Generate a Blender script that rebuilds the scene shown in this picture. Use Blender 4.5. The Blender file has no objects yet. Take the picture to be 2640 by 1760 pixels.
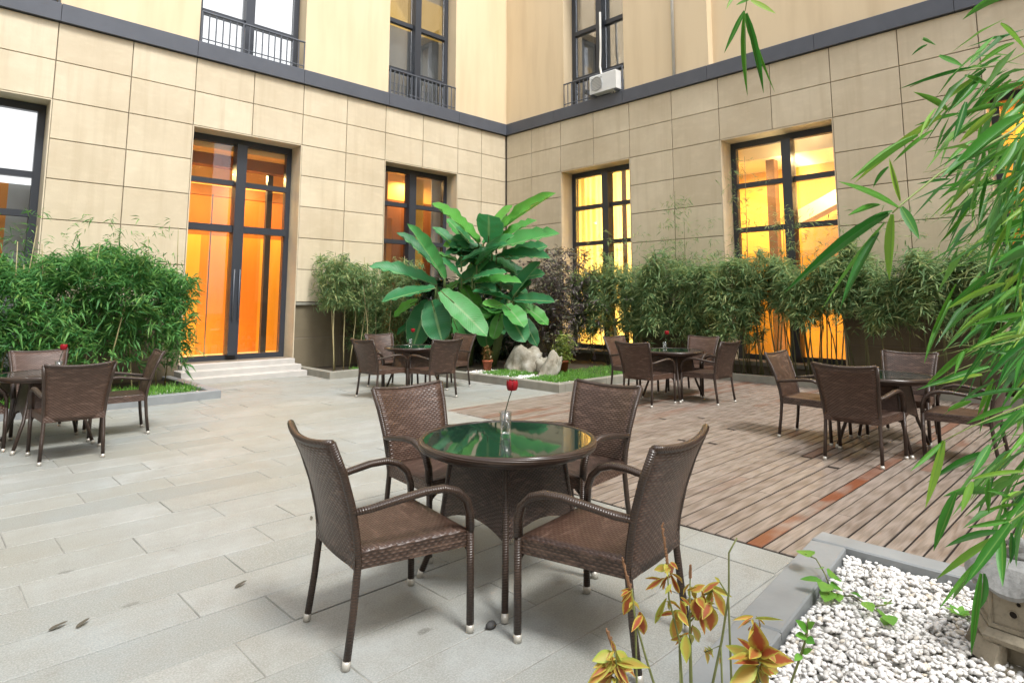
import bpy, math, random
import numpy as np
from mathutils import Vector, Matrix, Euler
random.seed(7); RNG = np.random.default_rng(7)
R = math.radians
scene = bpy.context.scene
COL = scene.collection

# ------------------------------------------------------------------ camera
EYE = Vector((0, 0, 1.45)); HEAD = R(45.65); PITCH = math.atan(185 / 1602)
cam = bpy.data.cameras.new('camera'); cam_o = bpy.data.objects.new('camera', cam); COL.objects.link(cam_o)
cam_o.location = EYE; cam_o.rotation_euler = (R(90) + PITCH, 0, HEAD - R(90))
cam.sensor_width = 36; cam.lens = 36 * 1602 / 2640
cam.shift_x = -10 / 2640; cam.shift_y = -287 / 2640
cam.clip_start = 0.05; cam.clip_end = 500
scene.camera = cam_o
FW = Vector((math.cos(HEAD) * math.cos(PITCH), math.sin(HEAD) * math.cos(PITCH), math.sin(PITCH)))
RT = Vector((math.sin(HEAD), -math.cos(HEAD), 0)); UP = RT.cross(FW)
KS = 2640 / 2352
def at(x, y, d):
    """world point seen at (x, y) of the 2352 px wide photograph, d metres in front of the camera"""
    return EYE + (FW + RT * ((x * KS - 1330) / 1602) - UP * ((y * KS - 593) / 1602)) * d

# ------------------------------------------------------------------ world, sun, exposure
SUN_EL, SUN_AZ = R(58), R(-97)        # azimuth of the direction TOWARDS the sun, from +X counter-clockwise
w = bpy.data.worlds.new('World'); scene.world = w; w.use_nodes = True
nt = w.node_tree; nt.nodes.clear()
sky = nt.nodes.new('ShaderNodeTexSky'); sky.sky_type = 'NISHITA'; sky.sun_disc = False
sky.sun_elevation = SUN_EL; sky.sun_rotation = R(90) - SUN_AZ; sky.dust_density = 2.0
hs = nt.nodes.new('ShaderNodeHueSaturation'); hs.inputs['Saturation'].default_value = 0.22
bg = nt.nodes.new('ShaderNodeBackground'); bg.inputs['Strength'].default_value = 0.15
wo = nt.nodes.new('ShaderNodeOutputWorld')
nt.links.new(sky.outputs[0], hs.inputs['Color']); nt.links.new(hs.outputs[0], bg.inputs[0]); nt.links.new(bg.outputs[0], wo.inputs[0])
sl = bpy.data.lights.new('sun', 'SUN'); sl.energy = 1.5; sl.angle = R(14); sl.color = (1, 0.985, 0.955)
so = bpy.data.objects.new('sun', sl); COL.objects.link(so)
sd = Vector((math.cos(SUN_AZ) * math.cos(SUN_EL), math.sin(SUN_AZ) * math.cos(SUN_EL), math.sin(SUN_EL)))
so.rotation_euler = sd.to_track_quat('Z', 'Y').to_euler()
scene.view_settings.view_transform = 'Standard'; scene.view_settings.look = 'None'
scene.view_settings.exposure = 1.27; scene.view_settings.gamma = 1
scene.view_settings.use_curve_mapping = False
scene.cycles.max_bounces = 8; scene.cycles.transparent_max_bounces = 12

# ------------------------------------------------------------------ helpers
class MB:
    def __init__(s): s.v = []; s.f = []; s.uv = []
    def add(s, vs, fs, uvs=None):
        o = len(s.v); s.v += [tuple(p) for p in vs]
        for k, f in enumerate(fs):
            s.f.append(tuple(i + o for i in f))
            s.uv.append(uvs[k] if uvs else [(0, 0)] * len(f))
        return s
    def box(s, x0, y0, z0, x1, y1, z1, M=None, ch=0):
        if ch:
            c = ch; vs = []; 
            for z, i in ((z0, 0), (z1 - c, 0), (z1, c)):
                vs += [(x0+i, y0+i, z), (x1-i, y0+i, z), (x1-i, y1-i, z), (x0+i, y1-i, z)]
            fs = [(3,2,1,0)] + [(a+o, (a+1)%4+o, (a+1)%4+o+4, a+o+4) for o in (0,4) for a in range(4)] + [(8,9,10,11)]
        else:
            vs = [(x0,y0,z0),(x1,y0,z0),(x1,y1,z0),(x0,y1,z0),(x0,y0,z1),(x1,y0,z1),(x1,y1,z1),(x0,y1,z1)]
            fs = [(3,2,1,0),(4,5,6,7),(0,1,5,4),(1,2,6,5),(2,3,7,6),(3,0,4,7)]
        if M: vs = [M @ Vector(p) for p in vs]
        return s.add(vs, fs)
    def tube(s, pts, rad, n=8, sx=1.0, cap=True, up=None):
        pts = [Vector(p) for p in pts]; m = len(pts)
        if not hasattr(rad, '__len__'): rad = [rad] * m
        vs = []; L = 0; ls = []
        ref = Vector(up) if up else None
        prev = None
        for i, p in enumerate(pts):
            t = (pts[min(i+1, m-1)] - pts[max(i-1, 0)]).normalized()
            a = ref or prev or (Vector((0,0,1)) if abs(t.z) < .9 else Vector((1,0,0)))
            b = t.cross(a)
            if b.length < 1e-4: b = t.cross(Vector((0,1,0)))
            b.normalize(); c = b.cross(t).normalized(); prev = c
            if i: L += (p - pts[i-1]).length
            ls.append(L)
            for k in range(n):
                th = 2*math.pi*k/n
                vs.append(p + b*(math.cos(th)*rad[i]*sx) + c*(math.sin(th)*rad[i]))
        fs = []; uvs = []
        for i in range(m-1):
            for k in range(n):
                k2 = (k+1) % n
                fs.append((i*n+k, i*n+k2, (i+1)*n+k2, (i+1)*n+k))
                uvs.append([(k/n*.1, ls[i]), ((k+1)/n*.1, ls[i]), ((k+1)/n*.1, ls[i+1]), (k/n*.1, ls[i+1])])
        if cap:
            fs.append(tuple(range(n))[::-1]); fs.append(tuple((m-1)*n+k for k in range(n)))
            uvs += [[(0,0)]*n, [(0,L)]*n]
        return s.add(vs, fs, uvs)
    def lathe(s, prof, n=20, M=None):
        vs = [];
        for r, z in prof:
            for k in range(n): vs.append((r*math.cos(2*math.pi*k/n), r*math.sin(2*math.pi*k/n), z))
        fs = [(i*n+k, i*n+(k+1)%n, (i+1)*n+(k+1)%n, (i+1)*n+k) for i in range(len(prof)-1) for k in range(n)]
        uvs = [[(k/n, prof[i][1]), ((k+1)/n, prof[i][1]), ((k+1)/n, prof[i+1][1]), (k/n, prof[i+1][1])] for i in range(len(prof)-1) for k in range(n)]
        if M: vs = [M @ Vector(p) for p in vs]
        return s.add(vs, fs, uvs)
    def slab(s, fn, nu, nv, th, W, H):
        """closed woven slab: fn(u,v)->(point, normal)"""
        fr = []; bk = []
        for j in range(nv+1):
            for i in range(nu+1):
                p, n = fn(i/nu, j/nv); fr.append(p + n*th/2); bk.append(p - n*th/2)
        N = len(fr); fs = []; uvs = []; A = lambda i, j: j*(nu+1)+i
        for j in range(nv):
            for i in range(nu):
                q = [A(i,j), A(i+1,j), A(i+1,j+1), A(i,j+1)]
                u = [(a/nu*W, b/nv*H) for a, b in ((i,j),(i+1,j),(i+1,j+1),(i,j+1))]
                fs.append(tuple(q)); uvs.append(u); fs.append(tuple(x+N for x in q[::-1])); uvs.append(u[::-1])
        edge = [A(i,0) for i in range(nu)] + [A(nu,j) for j in range(nv)] + [A(i,nv) for i in range(nu,0,-1)] + [A(0,j) for j in range(nv,0,-1)]
        for k, a in enumerate(edge):
            b = edge[(k+1) % len(edge)]
            fs.append((a, a+N, b+N, b)); uvs.append([(0,k*.02),(.02,k*.02),(.02,k*.02+.02),(0,k*.02+.02)])
        return s.add(fr+bk, fs, uvs)
    def mesh(s, name, mat, smooth=False, fix=True):
        me = bpy.data.meshes.new(name); me.from_pydata(s.v, [], s.f)
        ul = me.uv_layers.new(name='UVMap')
        ul.data.foreach_set('uv', [c for f in s.uv for p in f for c in p])
        me.materials.append(mat)
        if smooth: me.polygons.foreach_set('use_smooth', [True]*len(me.polygons))
        me.validate(); me.update(); return me
    def build(s, name, mat, parent=None, smooth=False): return link(name, s.mesh(name, mat, smooth), parent)

def link(name, me, parent=None, M=None):
    o = bpy.data.objects.new(name, me); COL.objects.link(o)
    if parent: o.parent = parent
    if M is not None: o.matrix_local = M
    return o
def tag(o, label=None, cat=None, group=None, kind=None):
    if label: o['label'] = label
    if cat: o['category'] = cat
    if group: o['group'] = group
    if kind: o['kind'] = kind
    return o
def thing(name, loc, label, cat, rz=0, group=None):
    o = bpy.data.objects.new(name, None); COL.objects.link(o); o.location = loc; o.rotation_euler = (0, 0, rz)
    o.empty_display_size = .1
    return tag(o, label, cat, group)
def copy_tree(o, parent=None):
    c = o.copy(); COL.objects.link(c); c.parent = parent
    for ch in list(o.children): copy_tree(ch, c)
    return c
def leafmesh(name, mat, n=4, fold=.25, droop=.12, shape=None, wave=0, seed=0):
    """unit leaf along +Y (length 1, width 1 => scaled), folded along the midrib"""
    rr = random.Random(seed); m = MB(); vs = []; uv = []
    for i in range(n+1):
        t = i/n; wd = shape(t) if shape else math.sin(math.pi*min(1, t*.93+.07))**.8*(1-t*.35)
        if i == n: wd = 0.02
        z = -droop*t*t; e = wd*.5
        for sx in (-1, 0, 1):
            vs.append((sx*e, t, z + abs(sx)*e*fold + (wave*rr.uniform(-1,1) if sx and 0 < i < n else 0))); uv.append((.5+sx*.5, t))
    fs = []; us = []
    for i in range(n):
        for k in (0, 1):
            q = (i*3+k, i*3+k+1, i*3+k+4, i*3+k+3); fs.append(q); us.append([uv[a] for a in q])
    m.add(vs, fs, us); return m.mesh(name, mat, True)
def frame_to(p0, p1, width, roll=0, facing=None):
    """matrix putting a unit leaf from p0 to p1"""
    p0 = Vector(p0); y = Vector(p1) - p0; L = y.length; y.normalize()
    up = Vector(facing) if facing is not None else Vector((0,0,1))
    x = y.cross(up)
    if x.length < 1e-3: x = y.cross(Vector((1,0,0)))
    x.normalize(); z = x.cross(y)
    M = Matrix((x, y, z)).transposed() @ Matrix.Rotation(roll, 3, 'Y')
    return Matrix.Translation(p0) @ M.to_4x4() @ Matrix.Diagonal((width, L, max(width, L*.5), 1))
def cloud(name, mat, P, Dr, L, Wd, parent, fold=.3):
    """many narrow leaves in one mesh: P base, Dr unit directions, L lengths, Wd widths"""
    n = len(P); up = RNG.normal(size=(n,3))*.5 + np.array([0,0,1.])
    X = np.cross(Dr, up); X /= np.linalg.norm(X, axis=1)[:,None]+1e-9; Z = np.cross(X, Dr)
    L = L[:,None]; Wd = Wd[:,None]
    mid = P + Dr*L*.42 ; tip = P + Dr*L - np.array([0,0,1.])*L*.18
    ctr = mid - Z*Wd*fold
    V = np.stack([P, mid + X*Wd/2, tip, mid - X*Wd/2, ctr], 1).reshape(-1,3)
    F = (np.array([[0,1,4],[1,2,4],[2,3,4],[3,0,4]])[None] + (np.arange(n)*5)[:,None,None]).reshape(-1,3)
    me = bpy.data.meshes.new(name)
    me.vertices.add(len(V)); me.vertices.foreach_set('co', V.ravel())
    me.loops.add(F.size); me.loops.foreach_set('vertex_index', F.ravel().astype(np.int32))
    me.polygons.add(len(F)); me.polygons.foreach_set('loop_start', np.arange(0, F.size, 3, dtype=np.int32))
    me.materials.append(mat); me.update(calc_edges=True); me.validate()
    o = link(name, me, parent); o['kind'] = 'stuff'
    if parent: o.matrix_local = Matrix.Translation(-Vector(parent.location))
    return o

# ------------------------------------------------------------------ materials
class N:
    def __init__(s, name):
        s.m = bpy.data.materials.new(name); s.m.use_nodes = True; s.t = s.m.node_tree; s.t.nodes.clear()
        s.out = s.t.nodes.new('ShaderNodeOutputMaterial')
    def n(s, typ, ins=None, **kw):
        nd = s.t.nodes.new('ShaderNode' + typ)
        for k, v in kw.items(): setattr(nd, k, v)
        for k, v in (ins or {}).items():
            if isinstance(v, bpy.types.NodeSocket): s.t.links.new(v, nd.inputs[k])
            else: nd.inputs[k].default_value = v
        return nd
    def math(s, op, a, b=0.0, c=None):
        d = {0: a, 1: b}
        if c is not None: d[2] = c
        return s.n('Math', d, operation=op).outputs[0]
    def mix(s, f, a, b, mode='MIX'):
        nd = s.n('Mix', data_type='RGBA', blend_type=mode)
        for i, v in ((0, f), (6, a), (7, b)):
            if isinstance(v, bpy.types.NodeSocket): s.t.links.new(v, nd.inputs[i])
            else: nd.inputs[i].default_value = v if i == 0 else (tuple(v)+(1,))[:4]
        return nd.outputs[2]
    def ramp(s, f, stops):
        nd = s.n('ValToRGB', {0: f}); e = nd.color_ramp.elements
        while len(e) < len(stops): e.new(.5)
        for el, (p, c) in zip(e, stops): el.position = p; el.color = (tuple(c)+(1,))[:4]
        return nd.outputs[0]
    def noise(s, vec, scale, det=4, rough=.55, dist=0):
        return s.n('TexNoise', {'Vector': vec, 'Scale': scale, 'Detail': det, 'Roughness': rough, 'Distortion': dist}).outputs[0]
    def obj(s): return s.n('TexCoord').outputs['Object']
    def geo(s): return s.n('NewGeometry')
    def pos(s): return s.geo().outputs['Position']
    def rnd(s): return s.n('ObjectInfo').outputs['Random']
    def island(s): return s.geo().outputs['Random Per Island']
    def map(s, v, scale=(1,1,1), loc=(0,0,0)):
        return s.n('Mapping', {'Vector': v, 'Scale': scale, 'Location': loc}).outputs[0]
    def bump(s, h, st=.3, d=.01): return s.n('Bump', {'Height': h, 'Strength': st, 'Distance': d}).outputs[0]
    def bsdf(s, col, rough=.6, normal=None, spec=.5, metal=0, **kw):
        d = {'Base Color': col if isinstance(col, bpy.types.NodeSocket) else (tuple(col)+(1,))[:4], 'Roughness': rough,
             'Specular IOR Level': spec, 'Metallic': metal}
        d.update(kw)
        if normal is not None: d['Normal'] = normal
        b = s.n('BsdfPrincipled', d); s.t.links.new(b.outputs[0], s.out.inputs[0]); return b
    def emit(s, col, st):
        d = {'Color': col if isinstance(col, bpy.types.NodeSocket) else (tuple(col)+(1,))[:4], 'Strength': st}
        e = s.n('Emission', d); s.t.links.new(e.outputs[0], s.out.inputs[0]); return e

def mat_plain(name, col, rough=.6, spec=.5, metal=0, var=.12, scale=6):
    k = N(name); nz = k.noise(k.obj(), scale, 5)
    c = k.mix(nz, [x*(1-var) for x in col], [min(1, x*(1+var)) for x in col])
    k.bsdf(c, rough, k.bump(k.noise(k.obj(), scale*12, 3), .12, .004), spec, metal); return k.m

def mat_stone_panel(name, a, b, stain):
    k = N(name); p = k.pos(); r = k.rnd()
    c = k.mix(r, a, b)
    n1 = k.noise(p, 1.3, 6, .6); c = k.mix(k.ramp(n1, [(.35, (0,0,0)), (.75, (.55,)*3)]), c, stain); n2 = k.noise(k.map(p, (1,1,2.2)), 3.5, 5, .6); c = k.mix(k.ramp(n2, [(.5, (0,0,0)), (.8, (.25,)*3)]), c, [min(1, x*1.25) for x in a])
    streak = k.noise(k.map(p, (7, 7, .5)), 1.0, 4); c = k.mix(k.ramp(streak, [(.5, (0,0,0)), (.75, (.45,)*3)]), c, stain)
    fine = k.noise(p, 60, 3); c = k.mix(k.math('MULTIPLY', fine, .18), c, [x*.75 for x in a])
    k.bsdf(c, .62, k.bump(k.math('ADD', fine, n1), .2, .006), .3); return k.m

M_panel = mat_stone_panel('cream_stone', (.665,.58,.43), (.57,.485,.35), (.45,.365,.24))
M_plinth = mat_stone_panel('brown_stone', (.20,.165,.11), (.15,.12,.08), (.10,.085,.05))
M_joint = mat_plain('wall_joint', (.17,.14,.105), .9)
def mat_stucco():
    k = N('cream_stucco'); p = k.pos()
    c = k.mix(k.noise(p, .8, 5), (.68,.545,.355), (.74,.605,.41))
    st = k.noise(k.map(p, (3, 3, .35)), 1, 5); c = k.mix(k.ramp(st, [(.45, (0,0,0)), (.8, (.5,)*3)]), c, (.53,.40,.245))
    k.bsdf(c, .8, k.bump(k.noise(p, 90, 3), .25, .004), .2); return k.m
M_stucco = mat_stucco()
M_cornice = mat_plain('slate_cornice', (.085,.092,.11), .5, .4, 0, .2, 3)
M_frame = mat_plain('dark_aluminium', (.033,.038,.048), .38, .5, .0, .15, 2)
M_rail = mat_plain('grey_iron', (.09,.10,.12), .45, .5)
def mat_glass(name, tint=(1,1,1), fk=.75, fa=0.0):
    k = N(name)
    tr = k.n('BsdfTransparent', {0: (*tint, 1)}); gl = k.n('BsdfGlossy', {0: (1,1,1,1), 'Roughness': .015})
    fr = k.n('Fresnel', {'IOR': 1.52, 'Normal': k.bump(k.noise(k.pos(), 1.6, 2), .05, .02)})
    mx = k.n('MixShader', {0: k.math('MULTIPLY_ADD', fr.outputs[0], fk, fa), 1: tr.outputs[0], 2: gl.outputs[0]})
    k.t.links.new(mx.outputs[0], k.out.inputs[0]); return k.m
M_pane = mat_glass('window_glass')
M_mirror = mat_glass('reflective_window_glass', (.8,.85,.9), 1.0, .55)
M_glassware = mat_glass('clear_glass', (1,1,1), .45, .03)

def mat_paving():
    k = N('paving_granite'); p = k.pos(); r = k.rnd()
    row = k.n('TexWhiteNoise', {'W': k.math('FLOOR', k.math('DIVIDE', k.math('ADD', k.n('SeparateXYZ', {0: p}).outputs[1], 5.83), .335))}, noise_dimensions='1D').outputs[0]
    r = k.math('ADD', k.math('MULTIPLY', r, .4), k.math('MULTIPLY', row, .6))
    c = k.ramp(r, [(0, (.175,.20,.20)), (.25, (.245,.27,.268)), (.5, (.305,.325,.318)), (.75, (.345,.36,.352)), (1, (.255,.265,.255))])
    n1 = k.noise(p, 2.2, 7, .62); c = k.mix(k.ramp(n1, [(.38, (0,0,0)), (.68, (.75,)*3)]), c, (.215,.215,.19))
    n3 = k.noise(p, 9, 6, .7); c = k.mix(k.ramp(n3, [(.45, (0,0,0)), (.72, (.5,)*3)]), c, (.20,.20,.175))
    dirt = k.noise(p, .6, 6, .6); c = k.mix(k.ramp(dirt, [(.40, (0,0,0)), (.66, (.7,)*3)]), c, (.21,.195,.145))
    r2 = k.n('TexWhiteNoise', {'W': k.rnd()}, noise_dimensions='1D').outputs[0]
    c = k.mix(k.ramp(r2, [(.7, (0,0,0)), (1, (.30,)*3)]), c, (.25,.235,.185))
    ws = k.noise(k.map(p, (.55, 3.2, 1)), 1.0, 7, .65); c = k.mix(k.ramp(ws, [(.44, (0,0,0)), (.62, (.38,)*3)]), c, (.20,.20,.17))
    lf = k.math('ADD', k.n('TexVoronoi', {'Vector': k.map(p, (1.5, 2.6, 1)), 'Scale': 1.0, 'Randomness': 1.0}).outputs[0], k.math('MULTIPLY_ADD', k.noise(p, 22, 3), .12, -.05)); c = k.mix(k.ramp(lf, [(.05, (.75,)*3), (.075, (0,0,0))]), c, (.10,.10,.085))
    sp = k.noise(p, 130, 2, .7); c = k.mix(k.ramp(sp, [(.4, (.0,)*3), (.7, (.35,)*3)]), c, (.55,.55,.53))
    spot = k.noise(p, 4.5, 3, .5); c = k.mix(k.ramp(spot, [(.70, (0,0,0)), (.76, (.55,)*3)]), c, (.16,.15,.13))
    ro = k.n('MapRange', {0: n1, 3: .44, 4: .64}).outputs[0]
    k.bsdf(c, ro, k.bump(k.math('ADD', k.math('MULTIPLY', sp, .8), n1), .4, .007), .5); return k.m
M_slab = mat_paving()
M_mortar = mat_plain('grey_mortar', (.25,.245,.22), .85, .3, 0, .95, 5)
M_earth = mat_plain('dark_soil', (.05,.04,.028), .95, .2, 0, .4, 9)
M_under = mat_plain('deck_shadow_gap', (.018,.014,.011), .9, .2)
M_kerb = mat_plain('grey_granite_kerb', (.225,.24,.245), .5, .45, 0, .3, 4)
M_kerbd = mat_plain('weathered_granite_kerb', (.25,.24,.20), .6, .4, 0, .35, 5)
M_step = mat_plain('pale_step_stone', (.46,.44,.41), .55, .4, 0, .18, 5)
def mat_deck():
    k = N('weathered_deck_wood'); p = k.pos(); r = k.rnd(); o = k.n('ObjectInfo').outputs['Location']
    q = k.n('VectorMath', {0: p, 1: k.n('VectorMath', {0: o, 1: (3.1, 7.7, 0)}, operation='MULTIPLY').outputs[0]}, operation='ADD').outputs[0]
    c = k.ramp(r, [(0, (.185,.145,.115)), (.3, (.215,.174,.139)), (.6, (.245,.203,.165)), (.85, (.20,.158,.126)), (1, (.275,.235,.198))])
    g = k.noise(k.map(q, (2.2, 55, 1)), 1.0, 6, .68, 1.0)
    c = k.mix(k.ramp(g, [(.38, (0,0,0)), (.66, (.75,)*3)]), c, (.10,.073,.055))
    ring = k.n('TexWave', {'Vector': k.map(q, (.5, 9, 1)), 'Scale': 1.6, 'Distortion': 9.0, 'Detail': 3.0, 'Detail Scale': 1.2}).outputs[1]
    c = k.mix(k.math('MULTIPLY', ring, .28), c, (.40,.34,.30))
    kn = k.n('TexVoronoi', {'Vector': k.map(q, (1.3, 5, 1)), 'Scale': 1.0}).outputs[0]
    c = k.mix(k.ramp(kn, [(.0, (.8,)*3), (.10, (0,0,0))]), c, (.06,.04,.03))
    red = k.n('Attribute', attribute_type='OBJECT', attribute_name='redness').outputs['Fac']
    blot = k.ramp(k.noise(k.map(q, (1.2, 2, 1)), 1.2, 3), [(.42, (0,0,0)), (.55, (1,1,1))])
    c = k.mix(k.math('MULTIPLY', red, blot), c, k.mix(g, (.20,.065,.028), (.13,.042,.018)))
    k.bsdf(c, .46, k.bump(k.math('ADD', g, k.math('MULTIPLY', ring, .5)), .5, .005), .5); return k.m
M_deck = mat_deck()

def mat_weave(name, ca, cb, p=.015, q=.019, rough=.42):
    k = N(name); uv = k.n('UVMap').outputs[0]; s = k.n('SeparateXYZ', {0: uv})
    u, v = s.outputs[0], s.outputs[1]
    vr = k.math('DIVIDE', v, p); row = k.math('FLOOR', vr)
    prof = k.math('ABSOLUTE', k.math('SINE', k.math('MULTIPLY', vr, math.pi)))
    wv = k.math('COSINE', k.math('MULTIPLY', k.math('ADD', k.math('DIVIDE', u, q), row), math.pi))
    h = k.math('MULTIPLY', prof, k.math('MULTIPLY_ADD', wv, .42, .58))
    nz = k.noise(k.n('CombineXYZ', {0: k.math('MULTIPLY', u, 3.0), 1: row}).outputs[0], 3.0, 3)
    c = k.mix(nz, ca, cb); c = k.mix(k.noise(k.pos(), 3.5, 4), c, [x*.7 for x in ca])
    c = k.mix(k.ramp(h, [(.05, (.75,)*3), (.45, (0,0,0))]), c, [x*.25 for x in ca])  # shade in the grooves between strands put into the colour
    r = k.rnd(); c = k.mix(k.math('MULTIPLY', r, .28), c, (.13,.062,.038))
    c = k.mix(k.ramp(k.noise(k.n('CombineXYZ', {0: k.math('MULTIPLY', u, 9.0), 1: k.math('MULTIPLY', row, 3.7)}).outputs[0], 1.0, 2), [(.5, (0,0,0)), (.72, (.55,)*3)]), c, (.185,.118,.088))
    k.bsdf(c, rough, k.bump(h, .7, .004), .5); return k.m
M_weave = mat_weave('brown_rattan_weave', (.042,.024,.017), (.140,.086,.061), .0125, .016, .37)
M_weave_base = mat_weave('dark_rattan_weave', (.045,.028,.021), (.095,.060,.045), .0105, .016, .38)
def mat_wrap():
    k = N('rattan_wrap'); uv = k.n('UVMap').outputs[0]; s = k.n('SeparateXYZ', {0: uv})
    a = k.math('SINE', k.math('MULTIPLY', k.math('ADD', s.outputs[1], k.math('MULTIPLY', s.outputs[0], .12)), 2*math.pi/.011))
    c = k.mix(k.noise(k.pos(), 9, 4), (.018,.011,.008), (.060,.037,.026))
    k.bsdf(c, .30, k.bump(a, .45, .002), .5); return k.m
M_wrap = mat_wrap()
M_cap = mat_plain('aluminium_foot', (.50,.48,.43), .45, .5, .4)
def mat_tabletop():
    k = N('smoked_table_glass'); k.bsdf((.010,.024,.018), .03, None, .9); return k.m
M_top = mat_tabletop()

def mat_leaf(name, stops, rough=.4, spec=.45, trans=.35, per='island', rib=None):
    k = N(name); r = k.island() if per == 'island' else k.rnd()
    c = k.ramp(r, stops)
    c = k.mix(k.math('MULTIPLY', k.noise(k.pos(), 14, 3), .4), c, [x*.6 for x in stops[0][1]])
    if rib:
        u = k.n('SeparateXYZ', {0: k.n('UVMap').outputs[0]})
        d = k.math('ABSOLUTE', k.math('SUBTRACT', u.outputs[0], .5))
        c = k.mix(k.ramp(d, [(.0, (1,1,1)), (rib[0], (.6,)*3), (rib[0]*2, (0,0,0))]), c, rib[1])
    b = k.bsdf(c, rough, None, spec)
    tl = k.n('BsdfTranslucent', {0: c}); mx = k.n('MixShader', {0: trans, 1: b.outputs[0], 2: tl.outputs[0]})
    k.t.links.new(mx.outputs[0], k.out.inputs[0]); return k.m
M_hedgeL = mat_leaf('bamboo_leaf_mid', [(0, (.055,.19,.06)), (.4, (.115,.32,.09)), (.8, (.19,.42,.10)), (1, (.32,.50,.13))], .45, .3, .42)
M_hedgeR = mat_leaf('bamboo_leaf_dull', [(0, (.13,.25,.11)), (.4, (.25,.39,.17)), (.75, (.38,.48,.20)), (1, (.55,.56,.24))], .5, .3, .45)
M_hedgeP = mat_leaf('purple_leaf', [(0, (.11,.085,.095)), (.5, (.18,.15,.14)), (1, (.22,.26,.13))])
M_near = mat_leaf('bamboo_leaf_fresh', [(0, (.035,.17,.030)), (.35, (.075,.28,.038)), (.75, (.14,.38,.045)), (1, (.33,.50,.07))], .42, .3, .35, 'obj', (.04, (.16,.33,.06)))
def mat_banana():
    k = N('banana_leaf'); u = k.n('SeparateXYZ', {0: k.n('UVMap').outputs[0]}); r = k.rnd()
    c = k.ramp(r, [(0, (.024,.15,.052)), (.5, (.048,.245,.085)), (.85, (.09,.34,.06)), (1, (.14,.40,.05))])
    d = k.math('ABSOLUTE', k.math('SUBTRACT', u.outputs[0], .5))
    vein = k.math('SINE', k.math('MULTIPLY', k.math('ADD', u.outputs[1], k.math('MULTIPLY', d, -.35)), 150))
    c = k.mix(k.math('MULTIPLY_ADD', vein, .05, .05), c, (.11,.30,.12))
    c = k.mix(k.ramp(d, [(0, (1,1,1)), (.03, (.7,)*3), (.06, (0,0,0))]), c, (.20,.36,.14))
    c = k.mix(k.ramp(d, [(.46, (0,0,0)), (.5, (.6,)*3)]), c, (.22,.30,.16))
    c = k.mix(k.ramp(k.noise(k.pos(), 5, 5, .65), [(.5, (0,0,0)), (.8, (.4,)*3)]), c, (.10,.17,.05))
    b = k.bsdf(c, .42, k.bump(vein, .22, .004), .3)
    tl = k.n('BsdfTranslucent', {0: c}); mx = k.n('MixShader', {0: .25, 1: b.outputs[0], 2: tl.outputs[0]})
    k.t.links.new(mx.outputs[0], k.out.inputs[0]); return k.m
M_banana = mat_banana()
M_bstem = mat_plain('banana_stem', (.12,.17,.06), .5, .4, 0, .4, 8)
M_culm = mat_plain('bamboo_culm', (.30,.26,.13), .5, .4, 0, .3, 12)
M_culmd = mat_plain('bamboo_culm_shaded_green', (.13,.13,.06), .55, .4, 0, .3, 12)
M_twig = mat_plain('bamboo_twig_green', (.18,.24,.06), .5, .4, 0, .3, 12)
def mat_coleus():
    k = N('coleus_leaf'); u = k.n('SeparateXYZ', {0: k.n('UVMap').outputs[0]}); r = k.rnd()
    d = k.math('ABSOLUTE', k.math('SUBTRACT', u.outputs[0], .5))
    e = k.math('ADD', d, k.math('MULTIPLY_ADD', k.noise(k.obj(), 9, 3), .2, -.1))
    e = k.math('ADD', e, k.math('MULTIPLY', k.math('ABSOLUTE', k.math('SUBTRACT', u.outputs[1], .5)), .28))
    inner = k.ramp(r, [(0, (.30,.06,.025)), (.35, (.38,.11,.04)), (.65, (.48,.26,.05)), (1, (.42,.42,.08))])
    edge = k.ramp(r, [(0, (.46,.36,.06)), (.5, (.48,.46,.09)), (1, (.34,.45,.08))])
    c = k.mix(k.ramp(e, [(.22, (0,0,0)), (.46, (1,1,1))]), inner, edge)
    b = k.bsdf(c, .5, None, .4); tl = k.n('BsdfTranslucent', {0: c}); mx = k.n('MixShader', {0: .35, 1: b.outputs[0], 2: tl.outputs[0]})
    k.t.links.new(mx.outputs[0], k.out.inputs[0]); return k.m
M_coleus = mat_coleus()
M_cstem = mat_plain('coleus_stem', (.15,.17,.06), .6, .3, 0, .4, 20)
M_spike = mat_plain('dry_seed_spike', (.20,.11,.06), .8, .2, 0, .4, 40)
M_vine = mat_leaf('vine_leaf', [(0, (.07,.24,.03)), (.5, (.13,.36,.045)), (1, (.22,.44,.07))], .4, .45, .3, 'obj')
def mat_pebble():
    k = N('white_pebble'); r = k.island()
    c = k.ramp(r, [(0, (.46,.44,.41)), (.1, (.66,.65,.63)), (.5, (.78,.77,.75)), (.92, (.86,.85,.83)), (1, (.58,.50,.38))])
    k.bsdf(k.mix(k.math('MULTIPLY', k.noise(k.pos(), 60, 3), .3), c, (.55,.53,.50)), .55, k.bump(k.noise(k.pos(), 130, 2), .2, .002), .4); return k.m
M_pebble = mat_pebble()
M_grass = mat_leaf('grass_blade', [(0, (.08,.24,.035)), (.5, (.15,.38,.05)), (1, (.26,.48,.08))])
M_rose = mat_plain('red_petal', (.27,.003,.010), .5, .4, 0, .3, 30)
M_stem = mat_plain('rose_stem', (.035,.05,.025), .5, .4)
M_rock = None
def mat_rock():
    k = N('scholar_rock'); p = k.obj(); n1 = k.noise(p, 2.5, 8, .65)
    c = k.ramp(n1, [(.3, (.16,.13,.08)), (.5, (.31,.29,.235)), (.7, (.44,.43,.39))])
    k.bsdf(c, .8, k.bump(n1, .8, .05), .3); return k.m
M_rock = mat_rock()
M_terra = mat_plain('terracotta', (.30,.085,.04), .75, .3, 0, .3, 14)
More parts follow.
